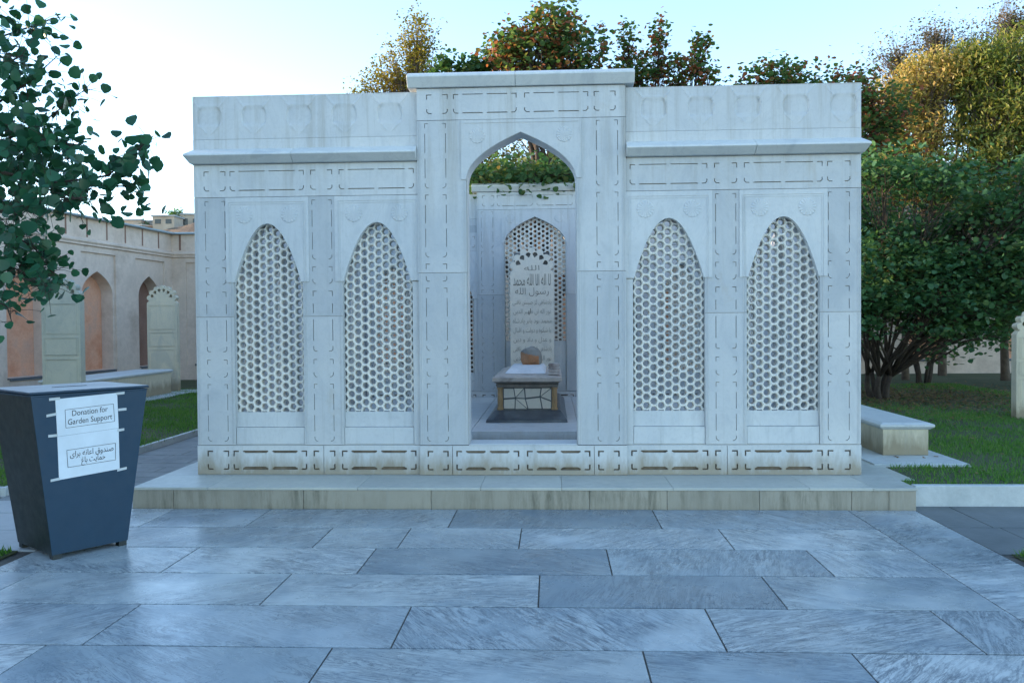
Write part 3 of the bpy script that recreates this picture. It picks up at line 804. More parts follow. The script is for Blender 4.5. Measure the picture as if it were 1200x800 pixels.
# body: broken white marble panels between posts
b = MB(); b.box(-.31, .31, .345, 2.55, .127, .41)
body = b.build('core', M['bluemarble'], G)
def shatter(b, x0, x1, z0, z1, y, n, seedv):
    """crazy-paved marble pieces on a face: Voronoi-like cells from a jittered grid"""
    rr = random.Random(seedv); cols, rows = n
    pts = [[(x0+(x1-x0)*i/cols + (rr.uniform(-.3, .3)*(x1-x0)/cols if 0 < i < cols else 0), z0+(z1-z0)*j/rows + (rr.uniform(-.3, .3)*(z1-z0)/rows if 0 < j < rows else 0)) for i in range(cols+1)] for j in range(rows+1)]
    for j in range(rows):
        for i in range(cols):
            q = [pts[j][i], pts[j][i+1], pts[j+1][i+1], pts[j+1][i]]; tri = rr.random() < .45
            polys = [q] if not tri else ([[q[0],q[1],q[2]], [q[0],q[2],q[3]]] if rr.random() < .5 else [[q[0],q[1],q[3]], [q[1],q[2],q[3]]])
            for p in polys:
                cx = sum(a for a, _ in p)/len(p); cz = sum(c for _, c in p)/len(p); k = len(p)
                sh = [(cx+(a-cx)*.90, cz+(c-cz)*.84) for a, c in p]
                b.add([(a, y-.012, c) for a, c in sh]+[(a, y, c) for a, c in sh], [tuple(range(k))]+[((i_+1) % k, i_, k+i_, k+(i_+1) % k) for i_ in range(k)])
b = MB(); shatter(b, -.305, .305, .13, .405, .344, (4, 2), 11)
b.build('cracked_panel', M['whitestone'], G)
for sx in (-1, 1):
    b = MB(); xs_ = -.345 if sx < 0 else .345
    b.lathe([(.042, .126), (.042, .15), (.033, .16), (.036, .25), (.033, .385), (.042, .395), (.042, .412)], (xs_, .345), 12); b.build('corner_post', M['ochre'], G, smooth=False)
    b = MB(); b.lathe([(.042, .126), (.042, .15), (.033, .16), (.036, .25), (.033, .385), (.042, .395), (.042, .412)], (xs_, 2.5), 12); b.build('corner_post', M['ochre'], G)
b = MB(); b.frustum((-.385,.385,.30,2.58), (-.40,.40,.285,2.6), .4125, .45); b.frustum((-.37,.37,.31,2.57), (-.42,.42,.26,2.62), .4505, .485)
b.build('moulding', M['moulding'], G, bevel=.008)
b = MB(); b.box(-.44, .44, .245, 2.64, .4855, .541); b.frustum((-.42,.42,.27,2.62), (-.36,.36,.40,2.5), .5415, .565)
b.build('table_slab', M['tabletop'], G, bevel=.01)
b = MB(); b.frustum((-.31,.245,.62,2.3), (-.25,.20,.75,2.2), .5655, .625); b.build('raised_slab', M['whitecloth'], G, bevel=.02)
b = MB()
for k in range(4): b.frustum((.265,.42,.36+.02*k,.60-.01*k), (.28-.002*k,.405,.38+.02*k,.58-.01*k), .5655+.036*k, .5655+.036*(k+1)-.001)
b.build('stacked_tier', M['tabletop'], G, bevel=.006)

def rock(name, loc, sx, sy, sz, mats, seedv):
    import bmesh
    bm = bmesh.new(); bmesh.ops.create_icosphere(bm, subdivisions=4, radius=1)
    from mathutils import noise
    for v in bm.verts:
        p = v.co.copy(); d = 1+.16*noise.noise(p*1.4+Vector((seedv,0,0)))+.06*noise.noise(p*4+Vector((seedv,3,0)))
        v.co = Vector((p.x*sx*d, p.y*sy*d, max(p.z, -.75)*sz*d))
    me = bpy.data.meshes.new(name)
    for f in bm.faces:
        f.smooth = True; c = f.calc_center_median(); f.material_index = 1 if (c.z > sz*.25 - .25*c.x or c.x > sx*.72) else 0
    bm.to_mesh(me); bm.free()
    for m in mats: me.materials.append(m)
    o = bpy.data.objects.new(name, me); COL.objects.link(o); o.location = loc; return o
tag(rock('rounded_stone', (-.035, 4.45, 1.105), .165, .15, .155, [M['rock_orange'], M['rock_grey']], 3), 'rounded orange and grey stone lying on the grave before the inscribed headstone', 'stone')

# ------------------------------------------------------------------ Persian / Arabic writing
AF = {'ا':(0xFE8D,0xFE8E),'ب':(0xFE8F,0xFE90,0xFE91,0xFE92),'پ':(0xFB56,0xFB57,0xFB58,0xFB59),'ت':(0xFE95,0xFE96,0xFE97,0xFE98),'ج':(0xFE9D,0xFE9E,0xFE9F,0xFEA0),
 'ح':(0xFEA1,0xFEA2,0xFEA3,0xFEA4),'خ':(0xFEA5,0xFEA6,0xFEA7,0xFEA8),'د':(0xFEA9,0xFEAA),'ذ':(0xFEAB,0xFEAC),'ر':(0xFEAD,0xFEAE),'ز':(0xFEAF,0xFEB0),'س':(0xFEB1,0xFEB2,0xFEB3,0xFEB4),
 'ش':(0xFEB5,0xFEB6,0xFEB7,0xFEB8),'ص':(0xFEB9,0xFEBA,0xFEBB,0xFEBC),'ط':(0xFEC1,0xFEC2,0xFEC3,0xFEC4),'ظ':(0xFEC5,0xFEC6,0xFEC7,0xFEC8),'ع':(0xFEC9,0xFECA,0xFECB,0xFECC),
 'غ':(0xFECD,0xFECE,0xFECF,0xFED0),'ف':(0xFED1,0xFED2,0xFED3,0xFED4),'ق':(0xFED5,0xFED6,0xFED7,0xFED8),'ک':(0xFB8E,0xFB8F,0xFB90,0xFB91),'گ':(0xFB92,0xFB93,0xFB94,0xFB95),
 'ل':(0xFEDD,0xFEDE,0xFEDF,0xFEE0),'م':(0xFEE1,0xFEE2,0xFEE3,0xFEE4),'ن':(0xFEE5,0xFEE6,0xFEE7,0xFEE8),'ه':(0xFEE9,0xFEEA,0xFEEB,0xFEEC),'و':(0xFEED,0xFEEE),'ی':(0xFBFC,0xFBFD,0xFBFE,0xFBFF)}
def shape(txt):
    out = []
    for i, ch in enumerate(txt):
        if ch not in AF: out.append(ch); continue
        prv = i > 0 and txt[i-1] in AF and len(AF[txt[i-1]]) == 4
        nxt = i+1 < len(txt) and txt[i+1] in AF and len(AF[ch]) == 4
        f = AF[ch]
        out.append(chr(f[3] if prv and nxt else f[1] if prv else f[2] if nxt else f[0]))
    return ''.join(out[::-1])

def headstone(loc, rz, w, h, t, mat, label, cat='headstone', lines=(), panel=True, pad=None):
    H = empty('headstone', loc, rz, label, cat)
    hw = w/2; zs = h*.85
    # crown of petals round a half circle, with dark piercings between them
    cz = zs - .01; rc = hw*.835
    crown = []
    npet = 7
    for k in range(npet):
        a0 = math.pi*(k)/npet; 
        for j in range(7):
            a = a0 + math.pi/npet*j/6
            r = rc*(1.02+.20*math.sin(math.pi*j/6)**.8)
            crown.append((r*math.cos(a), cz+r*math.sin(a)*1.0+.02))
    outline = [(-hw,0),(hw,0),(hw,zs-.05),(hw*.93,zs-.02),(hw*.86,zs)] + [p for p in crown if p[1] > zs-.001] + [(-hw*.86,zs),(-hw*.93,zs-.02),(-hw,zs-.05)]
    holes = []
    for k in range(1, npet):
        a = math.pi*k/npet; d = Vector((math.cos(a), math.sin(a))); n_ = Vector((-d.y, d.x)); c = Vector((0, cz+.02))
        r0, r1 = rc*.66, rc*.96; wv = w*.05
        if (c+d*r0).y < zs+.005 and False: continue
        pts = [c+d*r0, c+d*(r0*.6+r1*.4)+n_*wv*.8, c+d*(r0*.3+r1*.7)+n_*wv*1.25, c+d*r1+n_*wv*.5, c+d*r1-n_*wv*.5, c+d*(r0*.3+r1*.7)-n_*wv*1.25, c+d*(r0*.6+r1*.4)-n_*wv*.8]
        holes.append([(p.x, p.y) for p in pts][::-1])
    b = MB(); b.plate([outline]+holes, -t/2, t/2); st = b.build('slab', mat, H, bevel=.006)
    if lines:
        b = MB(); b.box(-rc*.98, rc*.98, .0, .02, cz+.02, cz+.02+rc*.95); b.build('shade_backing', M['bluemarble'], H)  # dark plate set inside the crown to paint shade into the piercings
    if panel:
        b = MB(); zt = zs-.09
        for (a, c) in ((.12*h, .40*h), (.42*h, .56*h), (.58*h, zt)):
            for k in (0, 1):
                i = .05*w+k*.03
                b.box(-hw+i, hw-i, -t/2-.006, -t/2-.0005, c-.014-i*.2, c-i*.2); b.box(-hw+i, hw-i, -t/2-.006, -t/2-.0005, a+i*.2, a+.014+i*.2)
                b.box(-hw+i, -hw+i+.012, -t/2-.006, -t/2-.0005, a+.0145+i*.2, c-.0145-i*.2); b.box(hw-i-.012, hw-i, -t/2-.006, -t/2-.0005, a+.0145+i*.2, c-.0145-i*.2)
        b.build('carved_border', mat, H)
    if lines:
        b = MB()
        for (txt, sz, z, fit) in lines: b.text(shape(txt), sz, 0, z, -t/2-.002, thick=.003, fit=fit, thin=-.0022)
        b.build('inscription', M['carve'], H)
    if pad:
        b = MB(); b.box(-pad[0], pad[1], -pad[2], -t/2-.002, -.04, .015); b.box(-pad[0], pad[1], t/2+.002, .4, -.04, .015); b.build('footing', M['kerb'], H, bevel=.005)
    return H
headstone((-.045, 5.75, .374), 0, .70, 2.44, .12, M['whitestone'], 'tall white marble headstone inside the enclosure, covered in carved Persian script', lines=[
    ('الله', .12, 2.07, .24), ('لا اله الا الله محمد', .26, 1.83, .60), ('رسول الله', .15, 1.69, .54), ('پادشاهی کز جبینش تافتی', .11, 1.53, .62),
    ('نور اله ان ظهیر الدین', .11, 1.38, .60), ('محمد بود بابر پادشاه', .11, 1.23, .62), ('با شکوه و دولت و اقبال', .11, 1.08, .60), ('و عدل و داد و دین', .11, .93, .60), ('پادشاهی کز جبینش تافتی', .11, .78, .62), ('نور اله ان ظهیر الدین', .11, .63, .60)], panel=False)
headstone((-8.86, 11.55, .06), R(2), .70, 2.50, .16, M['headstone'], 'carved cream grey headstone with a petalled crown, standing nearer the marble enclosure', pad=(.25, .95, .35))
headstone((-8.57, 7.0, .06), R(2), .70, 2.42, .16, M['headstone_green'], 'pale green grey headstone with petalled crown, partly behind the hanging leaves at left', pad=(.4, .5, .3))
headstone((7.46, 5.05, .10), R(-3), .60, 1.56, .16, M['headstone'], 'grey headstone cut by the right edge of the picture, on the lawn', pad=(.62, .6, .35))

def tomb(loc, rz, w, L, h, label, ov=.05, padm=(.3, .3, .35, .4), light=0):
    T = empty('low_tomb', loc, rz, label, 'tomb')
    b = MB(); b.box(-w/2-padm[0], w/2+padm[1], -padm[2], L+padm[3], -.05, .02); b.build('footing', M['kerb'], T, bevel=.005)
    b = MB(); n = max(1, round(L/1.4)); e = .11
    b.box(-w/2+.02, w/2-.02, .02, L-.02, .02, h-.07)
    b.box(-w/2, w/2, 0, .018, .021, h-.075); b.box(-w/2, w/2, L-.018, L, .021, h-.075)
    for k in range(n):
        for sx in (-1, 1):
            a, c = sorted((sx*w/2, sx*(w/2-.0185))); b.box(a, c, .02+(L-.04)*k/n+.002, .02+(L-.04)*(k+1)/n-.002, .021, h-.075)
    b.build('chest', M['headstone'], T, bevel=.004)
    b = MB(); b.frustum((-w/2-.01, w/2+.01, -.01, L+.01), (-w/2-ov, w/2+ov, -ov, L+ov), h-.0745, h-.045)
    b.frustum((-w/2-ov, w/2+ov, -ov, L+ov), (-w/2-ov, w/2+ov, -ov, L+ov), h-.0445, h-.02)
    b.frustum((-w/2-ov, w/2+ov, -ov, L+ov), (-w/2-ov+.05, w/2+ov-.05, -ov+.05, L+ov-.05), h-.0195, h)
    b.build('lid_slab', M['cornice'], T, bevel=.005)
    return T
tomb((4.085, 1.42, .12), 0, .48, 2.1, .375, 'low white marble tomb chest on the lawn beside the right wall of the enclosure', padm=(.30, .17, .55, .3))
tomb((-8.82, 7.35, .06), 0, .80, 3.6, .56, 'long grey tomb chest lying between the two left headstones', ov=.04, padm=(.4, .35, .1, .35))

# ------------------------------------------------------------------ donation box
B = empty('donation_box', (-3.237, -1.878, 0), .93, 'dark blue tapered metal donation box with a taped paper notice', 'donation box')
wb, db, wt, dt, h = .516, .586, .806, .705, 1.166
b = MB(); z0 = .035; k = z0/h
fb = (wb/2+(wt-wb)/2*k, db/2+(dt-db)/2*k)
def bsec(z): q = z/h; return wb/2+(wt-wb)/2*q, db/2+(dt-db)/2*q
# shell as four panels: front and back blue, the two sides near-black green
def quadpanel(b, z0, z1, side, ins0=0., th=.006):
    a0, c0 = bsec(z0); a1, c1 = bsec(z1)
    if side == 'front': o = [(-a0,-c0,z0),(a0,-c0,z0),(a1,-c1,z1),(-a1,-c1,z1)]; nrm = (0,1,0)
    if side == 'back': o = [(a0,c0,z0),(-a0,c0,z0),(-a1,c1,z1),(a1,c1,z1)]; nrm = (0,-1,0)
    if side == 'left': o = [(-a0,c0-.001,z0),(-a0,-c0+.001,z0),(-a1,-c1+.001,z1),(-a1,c1-.001,z1)]; nrm = (1,0,0)
    if side == 'right': o = [(a0,-c0+.001,z0),(a0,c0-.001,z0),(a1,c1-.001,z1),(a1,-c1+.001,z1)]; nrm = (-1,0,0)
    i = [(p[0]+nrm[0]*th, p[1]+nrm[1]*th, p[2]) for p in o]
    b.add(o+i, [(0,1,2,3),(7,6,5,4)]+[(j, j+4, (j+1) % 4+4, (j+1) % 4)[::1] for j in range(4)])
quadpanel(b, z0, 1.13, 'front'); quadpanel(b, z0, 1.13, 'back')
b.cur = 1; quadpanel(b, z0, 1.13, 'left'); quadpanel(b, z0, 1.13, 'right')
a0, c0 = bsec(z0); b.box(-a0+.008, a0-.008, -c0+.008, c0-.008, z0+.001, z0+.01)
b.build('body', [M['binblue'], M['binblack']], B)
b = MB(); a1, c1 = bsec(1.13)
b.box(-a1-.004, a1+.004, -c1-.004, c1+.004, 1.131, 1.143)
b.box(-a1-.012, a1+.012, -c1-.012, c1+.012, 1.149, 1.160)
b.cur = 1; b.box(-a1-.008, a1+.008, -c1-.008, c1+.008, 1.1605, 1.166)
b.cur = 0; b.box(-a1+.03, a1-.03, -c1+.03, c1-.03, 1.1431, 1.1489)
b.build('lid', [M['binblue'], M['binlid']], B, bevel=.003)
b = MB(); b.box(-.12, .12, .0, .012, 1.1665, 1.169); b.build('coin_slot', M['binblack'], B)
for sx in (-1, 1):
    for sy in (-1, 1):
        b = MB(); x = sx*(wb/2-.03); y = sy*(db/2-.03); b.box(x-.028, x+.028, y-.028, y+.028, 0, .034); b.build('foot', M['binblack'], B)
# paper notice lies on the sloping front: an Empty-free local frame built by matrix
tilt = math.atan2((dt-db)/2, h)
def on_front(b_, name, mats, parent, off):
    """geometry made in a flat frame (u, -thickness, z along the slope) is laid onto the front panel"""
    vs = []
    for (u, y, zz) in b_.v:
        q = zz/h; c = db/2+(dt-db)/2*q
        vs.append((u, -c + y - off, zz))
    b_.v = vs; return b_.build(name, mats, parent)
def quad(b_, pts, y0=-.0008, y1=0):
    b_.add([(u, y0, z) for u, z in pts]+[(u, y1, z) for u, z in pts], [(0,1,2,3),(7,6,5,4)]+[(j, j+4, (j+1) % 4+4, (j+1) % 4) for j in range(4)])
b = MB(); quad(b, [(-.231,.852),(.190,.868),(.177,1.124),(-.245,1.109)], -.0012); quad(b, [(-.219,.551),(.199,.570),(.190,.8665),(-.231,.8505)], -.0006)
sg = on_front(b, 'paper_notice', M['paper'], B, .001)
b = MB()
def frame(b_, tl, tr, br, bl, t=.0028):
    P = [Vector(tl), Vector(tr), Vector(br), Vector(bl)]
    for i in range(4):
        a, c = P[i], P[(i+1) % 4]; d = (c-a).normalized(); n_ = Vector((-d.y, d.x))*t/2
        q = [a-n_, c-n_, c+n_, a+n_]; area = sum(q[k].x*q[(k+1) % 4].y-q[(k+1) % 4].x*q[k].y for k in range(4))
        if area < 0: q = q[::-1]
        quad(b_, [(p.x, p.y) for p in q], -.0022, -.0016)
frame(b, (-.181,1.031), (.151,1.046), (.160,.920), (-.175,.905)); frame(b, (-.169,.750), (.167,.762), (.169,.640), (-.161,.630))
on_front(b, 'notice_frame', M['ink'], sg, .001)
def lettering(txt, size, u, z, fit, slope):
    b_ = MB(); b_.text(txt, size, u, z, -.0018, thick=.0006, fit=fit); b_.v = [(p[0], p[1], p[2]+(p[0]-u)*slope) for p in b_.v]
    return on_front(b_, 'lettering', M['ink'], sg, .001)
lettering('Donation for', .056, -.012, .990, .245, .045)
lettering('Garden Support', .056, -.010, .932, .305, .045)
lettering(shape('صندوق اعانه برای'), .056, .003, .705, .300, .035)
lettering(shape('حمایت باغ'), .056, .012, .655, .165, .035)
b = MB()
for (u, z, L, a) in ((-.25, 1.111, .07, .03), (-.27, 1.004, .065, .12), (-.26, .861, .06, .0), (-.245, .557, .06, .08), (.20, 1.119, .06, .05), (.215, 1.001, .06, .02), (.205, .853, .05, .08), (.215, .566, .07, .1)):
    dx, dz = L/2*math.cos(a), L/2*math.sin(a); quad(b, [(u-dx, z-dz-.009), (u+dx, z+dz-.009), (u+dx, z+dz+.009), (u-dx, z-dz+.009)], -.003, -.0024)
on_front(b, 'tape_strips', M['tape'], sg, .001)

# ------------------------------------------------------------------ perimeter walls with niches
def perimeter(name, loc, rz, L0, L1, niches, label):
    """runs along local x from L0 to L1; front face looks to local -y; niches = (centre, halfwidth, deep, mat)"""
    Wl = empty(name, loc, rz, label, 'wall')
    loops = [rect(L0, L1, -.05, 3.58)]; lp2 = [rect(L0, L1, -.05, 3.58)]
    for (c, w_, pwid, mt) in niches:
        lp2.append(rect(c-pwid, c+pwid, .47, 3.44)); loops.append(arch_pts(w_, .50, 2.40, 2.99, 2.3, cx=c, n=14, kind='fc'))
    b = MB(); b.plate(lp2, 0, .05); b.plate(loops, .0505, .38)
    b.box(L0, L1, .381, .6, -.05, 3.58)
    b.box(L0, L1, .0, .6, 3.76, 4.25)
    b.build('masonry', M['plaster'], Wl)
    b = MB(); b.extr_x([(0,3.581),(-.05,3.60),(-.05,3.64),(-.085,3.68),(-.085,3.71),(-.03,3.759),(.6,3.759),(.6,3.581)], L0, L1); b.build('moulding', M['plaster'], Wl)
    b = MB(); b.extr_x([(-.06,4.251),(-.16,4.262),(-.16,4.30),(.2,4.345),(.66,4.34),(.66,4.251)], L0, L1); b.build('coping', M['cap'], Wl)
    for (c, w_, pwid, mt) in niches:
        b = MB(); b.box(c-w_-.03, c+w_+.03, .372, .380, .46, 3.05); b.build('niche', M[mt], Wl)
        b = MB(); b.box(c-w_-.01, c+w_+.01, -.03, .37, .44, .497); b.build('sill', M['sill'], Wl)
    b = MB(); x = L0+.24
    while x < L1-.1: b.box(x-.03, x+.03, -.004, .003, 3.80, 4.2499); x += .795
    b.build('slit', M['brownniche'], Wl)  # raised dark strips stand for the shade inside recessed slits
    return Wl
ang = math.pi/2-.0896
nl = [(-1.13, .52, .72, 'brownniche'), (-3.44, .62, .70, 'salmon'), (-5.97, .62, .70, 'salmon'), (-8.5, .62, .70, 'salmon'), (-11.0, .62, .70, 'salmon'), (-13.5, .62, .70, 'salmon'), (-16, .62, .7, 'salmon')]
# wall runs towards the camera from the far corner; its front looks right (+x)
perimeter('garden_wall', (-10.784, 16.253, 0), ang, -24, 0, nl, 'long mauve plaster garden wall with salmon arched niches on the left')
perimeter('garden_wall', (-10.784, 16.253, 0), 0, 0, 40, [(1.15, .5, .75, 'brownniche'), (3.7, .5, .75, 'salmon')]+[(3.7+2.55*k, .5, .75, 'salmon') for k in range(1, 14)], 'far end garden wall behind the enclosure and the right shrub')

# ------------------------------------------------------------------ foliage
def leaf_template(kind):
    if kind == 'round':      # broad heart-like leaf folded on its midrib
        T = np.array([(0,0,0),(.42,.10,.07),(.56,.42,.10),(.38,.80,.06),(0,1.05,-.03),(-.38,.80,.06),(-.56,.42,.10),(-.42,.10,.07)], float)
        return T-np.array([0,.45,0]), [(0,1,2,3,4),(0,4,5,6,7)]
    if kind == 'small':
        return np.array([(0,-.5,0),(.34,0,.05),(0,.5,0),(-.34,0,.05)], float), [(0,1,2,3)]
    if kind == 'long':
        return np.array([(0,-.8,0),(.25,0,.03),(0,.8,-.05),(-.25,0,.03)], float), [(0,1,2,3)]
def leaves(name, P, size, kind, mat, parent=None, droop=.3, var=.3, updir=.5):
    T, F = leaf_template(kind); n = len(P)
    nrm = rng.normal(0, 1, (n, 3)); nrm[:, 2] = np.abs(nrm[:, 2])*(1+updir*2)+updir; nrm /= np.linalg.norm(nrm, axis=1)[:, None]
    d = rng.normal(0, 1, (n, 3)); d[:, 2] -= droop*2; d -= (d*nrm).sum(1)[:, None]*nrm; d /= np.linalg.norm(d, axis=1)[:, None]+1e-9
    x = np.cross(d, nrm); s = size*rng.uniform(1-var, 1+var, n)
    V = P[:, None, :] + s[:, None, None]*(T[None, :, 0:1]*x[:, None, :] + T[None, :, 1:2]*d[:, None, :] + T[None, :, 2:3]*nrm[:, None, :])
    o = mesh_np(name, V, F, mat)
    if parent: o.parent = parent
    return o
def clump_points(c, r, n, twig=.16, per=9, shell=.55):
    nt = max(3, int(n/per)); d = rng.normal(0, 1, (nt, 3)); d /= np.linalg.norm(d, axis=1)[:, None]
    rad = rng.uniform(shell, 1.0, nt)**1 * (1+.16*rng.normal(0, 1, nt)); C = np.array(c)+d*rad[:, None]*np.array(r)
    P = np.repeat(C, per, 0)+rng.normal(0, twig, (nt*per, 3))*np.array([1, 1, .7]); return P, C
def tree(name, base, label, clumps, leafsize, kind, mat, bark, group=None, tr=.12, stems=1, twig=.16, per=9, twigs=.35, fork=.4, droop=.3, updir=.5, shell=.5):
    Tn = empty(name, base, 0, label, 'tree' if 'shrub' not in name else 'shrub', group)
    bx = Vector(base); wood = MB(); tw = MB(); allP = []
    stem_ends = []
    cs = [Vector(c)-bx for c, r, n in clumps]; zmin = min(c.z for c in cs)
    for s in range(stems):
        a = 6.28*s/max(1, stems)+.6; rr = .0 if stems == 1 else .12
        foot = Vector((math.cos(a)*rr, math.sin(a)*rr, -.05)); fz = max(.5, zmin*fork)
        top = Vector((math.cos(a)*rr*(1+fz*1.6), math.sin(a)*rr*(1+fz*1.6), fz))
        mid = (foot+top)/2+Vector((random.uniform(-.05, .05), random.uniform(-.05, .05), 0))
        k = tr/math.sqrt(stems)
        wood.tube([foot, foot.lerp(mid, .5), mid, top], [k*1.35, k*1.1, k, k*.85], 9); stem_ends.append(top)
    for (c, r, n), lc in zip(clumps, cs):
        P, C = clump_points(c, r, n, twig, per, shell); P = P-np.array(base); C = C-np.array(base); allP.append(P)
        st = min(stem_ends, key=lambda e: (e-lc).length + random.random()*.5)
        q = st.lerp(lc, .5)+Vector((random.uniform(-.15, .15), random.uniform(-.15, .15), random.uniform(0, .25)))
        k = tr*.5/math.sqrt(stems)
        wood.tube([st-Vector((0,0,.05)), st.lerp(q, .5)+Vector((0, 0, .05)), q, lc], [k*1.3, k, k*.75, k*.35], 7)
        for e in C[::max(1, int(1/twigs))]:
            e = Vector(e); s0 = q.lerp(lc, random.random()); m_ = s0.lerp(e, .5)+Vector((random.uniform(-.1, .1), random.uniform(-.1, .1), random.uniform(-.05, .12)))
            tw.tube([s0, m_, e], [k*.22+.004, k*.14+.003, .002], 4)
    wood.build('trunk', bark, Tn, smooth=True); tw.build('branches', bark, Tn)
    leaves('crown', np.concatenate(allP), leafsize, kind, mat, Tn, droop=droop, updir=updir)
    return Tn

# yellow tree behind, at the left of the portal
tree('autumn_tree', (-2.9, 12.6, 0), 'yellow leaved tree showing above the left half of the enclosure', [((-2.95,12.6,8.5),(.42,.5,.75),1300),((-3.15,12.6,7.7),(.85,.8,.7),3000),((-3.85,12.6,7.15),(.8,.7,.6),2400),((-2.7,12.8,6.6),(1.1,.9,.8),1800),((-3.2,12.6,5.6),(1.4,1.,.8),1600)],
     .075, 'small', M['leaf_yellow'], M['barkpale'], tr=.13, twig=.11, per=8)
# redbud-like trees behind the portal
tree('redbud_tree', (.1, 10.6, 0), 'tall green and rust red tree rising behind the central portal', [((.35,10.6,8.05),(.62,.6,.62),900),((-.15,10.6,7.5),(.95,.8,.62),1300),((.9,10.6,7.5),(.75,.8,.6),950),((.3,10.6,6.7),(1.5,1.1,.8),1500),((-.6,10.6,7.55),(.45,.5,.45),700)],
     .085, 'round', M['leaf_red'], M['bark'], tr=.14, twig=.13, per=8)
tree('redbud_tree', (2.6, 10.9, 0), 'slender tree of upright leafy shoots behind the right of the portal', [((1.95,10.9,7.75),(.14,.2,.55),260),((2.65,10.9,7.65),(.14,.2,.62),300),((2.25,10.9,7.1),(.5,.5,.4),520),((3.55,10.9,7.55),(.2,.25,.5),300),((3.1,10.9,7.05),(.45,.5,.45),520),((1.75,10.9,6.9),(.5,.5,.5),500),((3.75,10.9,6.85),(.25,.4,.4),220),((2.8,10.9,6.3),(1.2,.9,.6),900)],
     .082, 'round', M['leaf_red'], M['bark'], tr=.09, twig=.10, per=7)
tree('small_tree', (-1.6, 11.4, 0), 'small sparse tree showing between the yellow tree and the portal', [((-2.1,11.4,7.3),(.35,.3,.45),480),((-1.5,11.4,7.35),(.4,.3,.4),560),((-1.0,11.4,7.4),(.35,.3,.4),480),((-1.6,11.4,6.5),(.8,.6,.6),700)],
     .09, 'round', M['leaf_arch'], M['bark'], tr=.07, twig=.10, per=7)
tree('leafy_tree', (-.3, 8.3, 0), 'leafy tree seen through the open arch, hanging over the back wall', [((-.6,7.3,4.1),(1.1,.7,.32),1900),((.6,7.3,4.12),(1.0,.7,.34),1700),((-.1,6.35,3.98),(1.5,.35,.22),900),((.3,8.0,4.3),(1.6,.9,.28),500),((-1.1,8.3,4.4),(1.1,.9,.3),450),((0,6.1,4.1),(1.6,.25,.2),520)],
     .078, 'round', M['leaf_arch'], M['bark'], tr=.11, twig=.14, per=8, twigs=.2)
tree('autumn_tree', (.4, 13.2, 0), 'rusty yellow tree filling the top of the open arch from behind', [((0,13.2,5.4),(1.9,.8,1.1),3600),((-1.4,13.2,5.2),(1.3,.8,1.0),1800),((1.6,13.2,5.3),(1.4,.8,1.),2000)],
     .085, 'small', M['leaf_yellow'], M['barkpale'], tr=.13, twig=.16, per=8)
tree('redbud_tree', (6.2, 11.2, 0), 'reddish green tree rising behind the right end of the enclosure', [((5.3,11.2,6.85),(.85,.7,.5),1500),((6.6,11.2,6.6),(1.0,.8,.6),1700),((7.6,11.5,6.2),(.9,.8,.6),1300),((4.8,11.2,6.4),(.6,.6,.5),700),((6.3,11.,5.7),(1.7,1.,.8),2200),((7.3,11.2,4.9),(1.5,1.,.8),1700),((5.2,11,5.),(1.2,1,.8),1000)],
     .082, 'round', M['leaf_red'], M['bark'], tr=.13, twig=.13, per=8)
# the large dark shrub at the right
sh = []
for k in range(30):
    x = 5.35+(k % 6)*.95+random.uniform(-.3, .3); z = 1.95+(k//6)*.47+random.uniform(-.28, .30)+(.25 if k % 6 in (1, 4) else -.1); y = 8.2+random.uniform(-1.1, .9)
    sh.append(((x, y, z), (.62+random.random()*.3, .8, .26+.24*random.random()), 850 if k < 12 else 1000))
sh += [((5.8,7.0,2.0),(.7,.6,.3),500),((7.0,7.2,2.0),(.8,.6,.3),600),((8.4,7.4,2.0),(.8,.6,.3),500),((7.6,8.8,1.6),(1.6,.5,.3),500),((6.0,7.2,1.85),(.75,.6,.16),300), ((7.6,7.2,1.75),(.8,.6,.16),280), ((6.7,7.0,1.45),(.6,.5,.10),140), ((8.2,7.6,1.3),(.5,.5,.10),110), ((5.7,7.2,1.45),(.4,.5,.10),110), ((7.3,7.4,1.0),(.35,.4,.08),60)]
tree('redbud_shrub', (6.45, 8.4, .1), 'large dark green many stemmed shrub on the right lawn', sh, .078, 'round', M['leaf_shrub'], M['bark'], tr=.115, stems=5, twig=.15, per=9, fork=.55, twigs=.3)
tree('redbud_shrub', (8.9, 12.2, .1), 'shadowed reddish shrub standing behind the large dark one near the far wall', [((7.4,12.2,2.2),(1.,.7,.9),900),((8.9,12.2,2.4),(1.1,.8,1.),1100),((10.3,12.4,2.2),(1.1,.8,1.),1000),((8.2,12.2,3.4),(1.3,.8,.8),1100),((9.9,12.2,3.5),(1.3,.8,.8),1100),((7.0,12.,1.2),(.8,.6,.5),350),((9.5,12.2,1.2),(1.2,.6,.5),450),((11.6,12.2,1.6),(1.,.6,.8),700)],
     .085, 'round', M['leaf_shrub'], M['bark'], tr=.09, stems=4, twig=.16, per=8)
tree('willowy_tree', (9.0, 13.4, 0), 'tan and orange feathery tree just right of the enclosure roof', [((8.7,13.4,6.9),(.8,.8,.7),3600),((9.7,13.4,7.5),(.9,.8,.7),4200),((9.0,13.2,6.0),(1.2,.9,.7),4200),((8.4,13,5.2),(1.1,.9,.7),3200),((9.6,13,5.0),(1.2,.9,.7),3400)],
     .078, 'long', M['leaf_tan'], M['barkpale'], tr=.08, twig=.13, per=12, droop=.4, updir=.1)
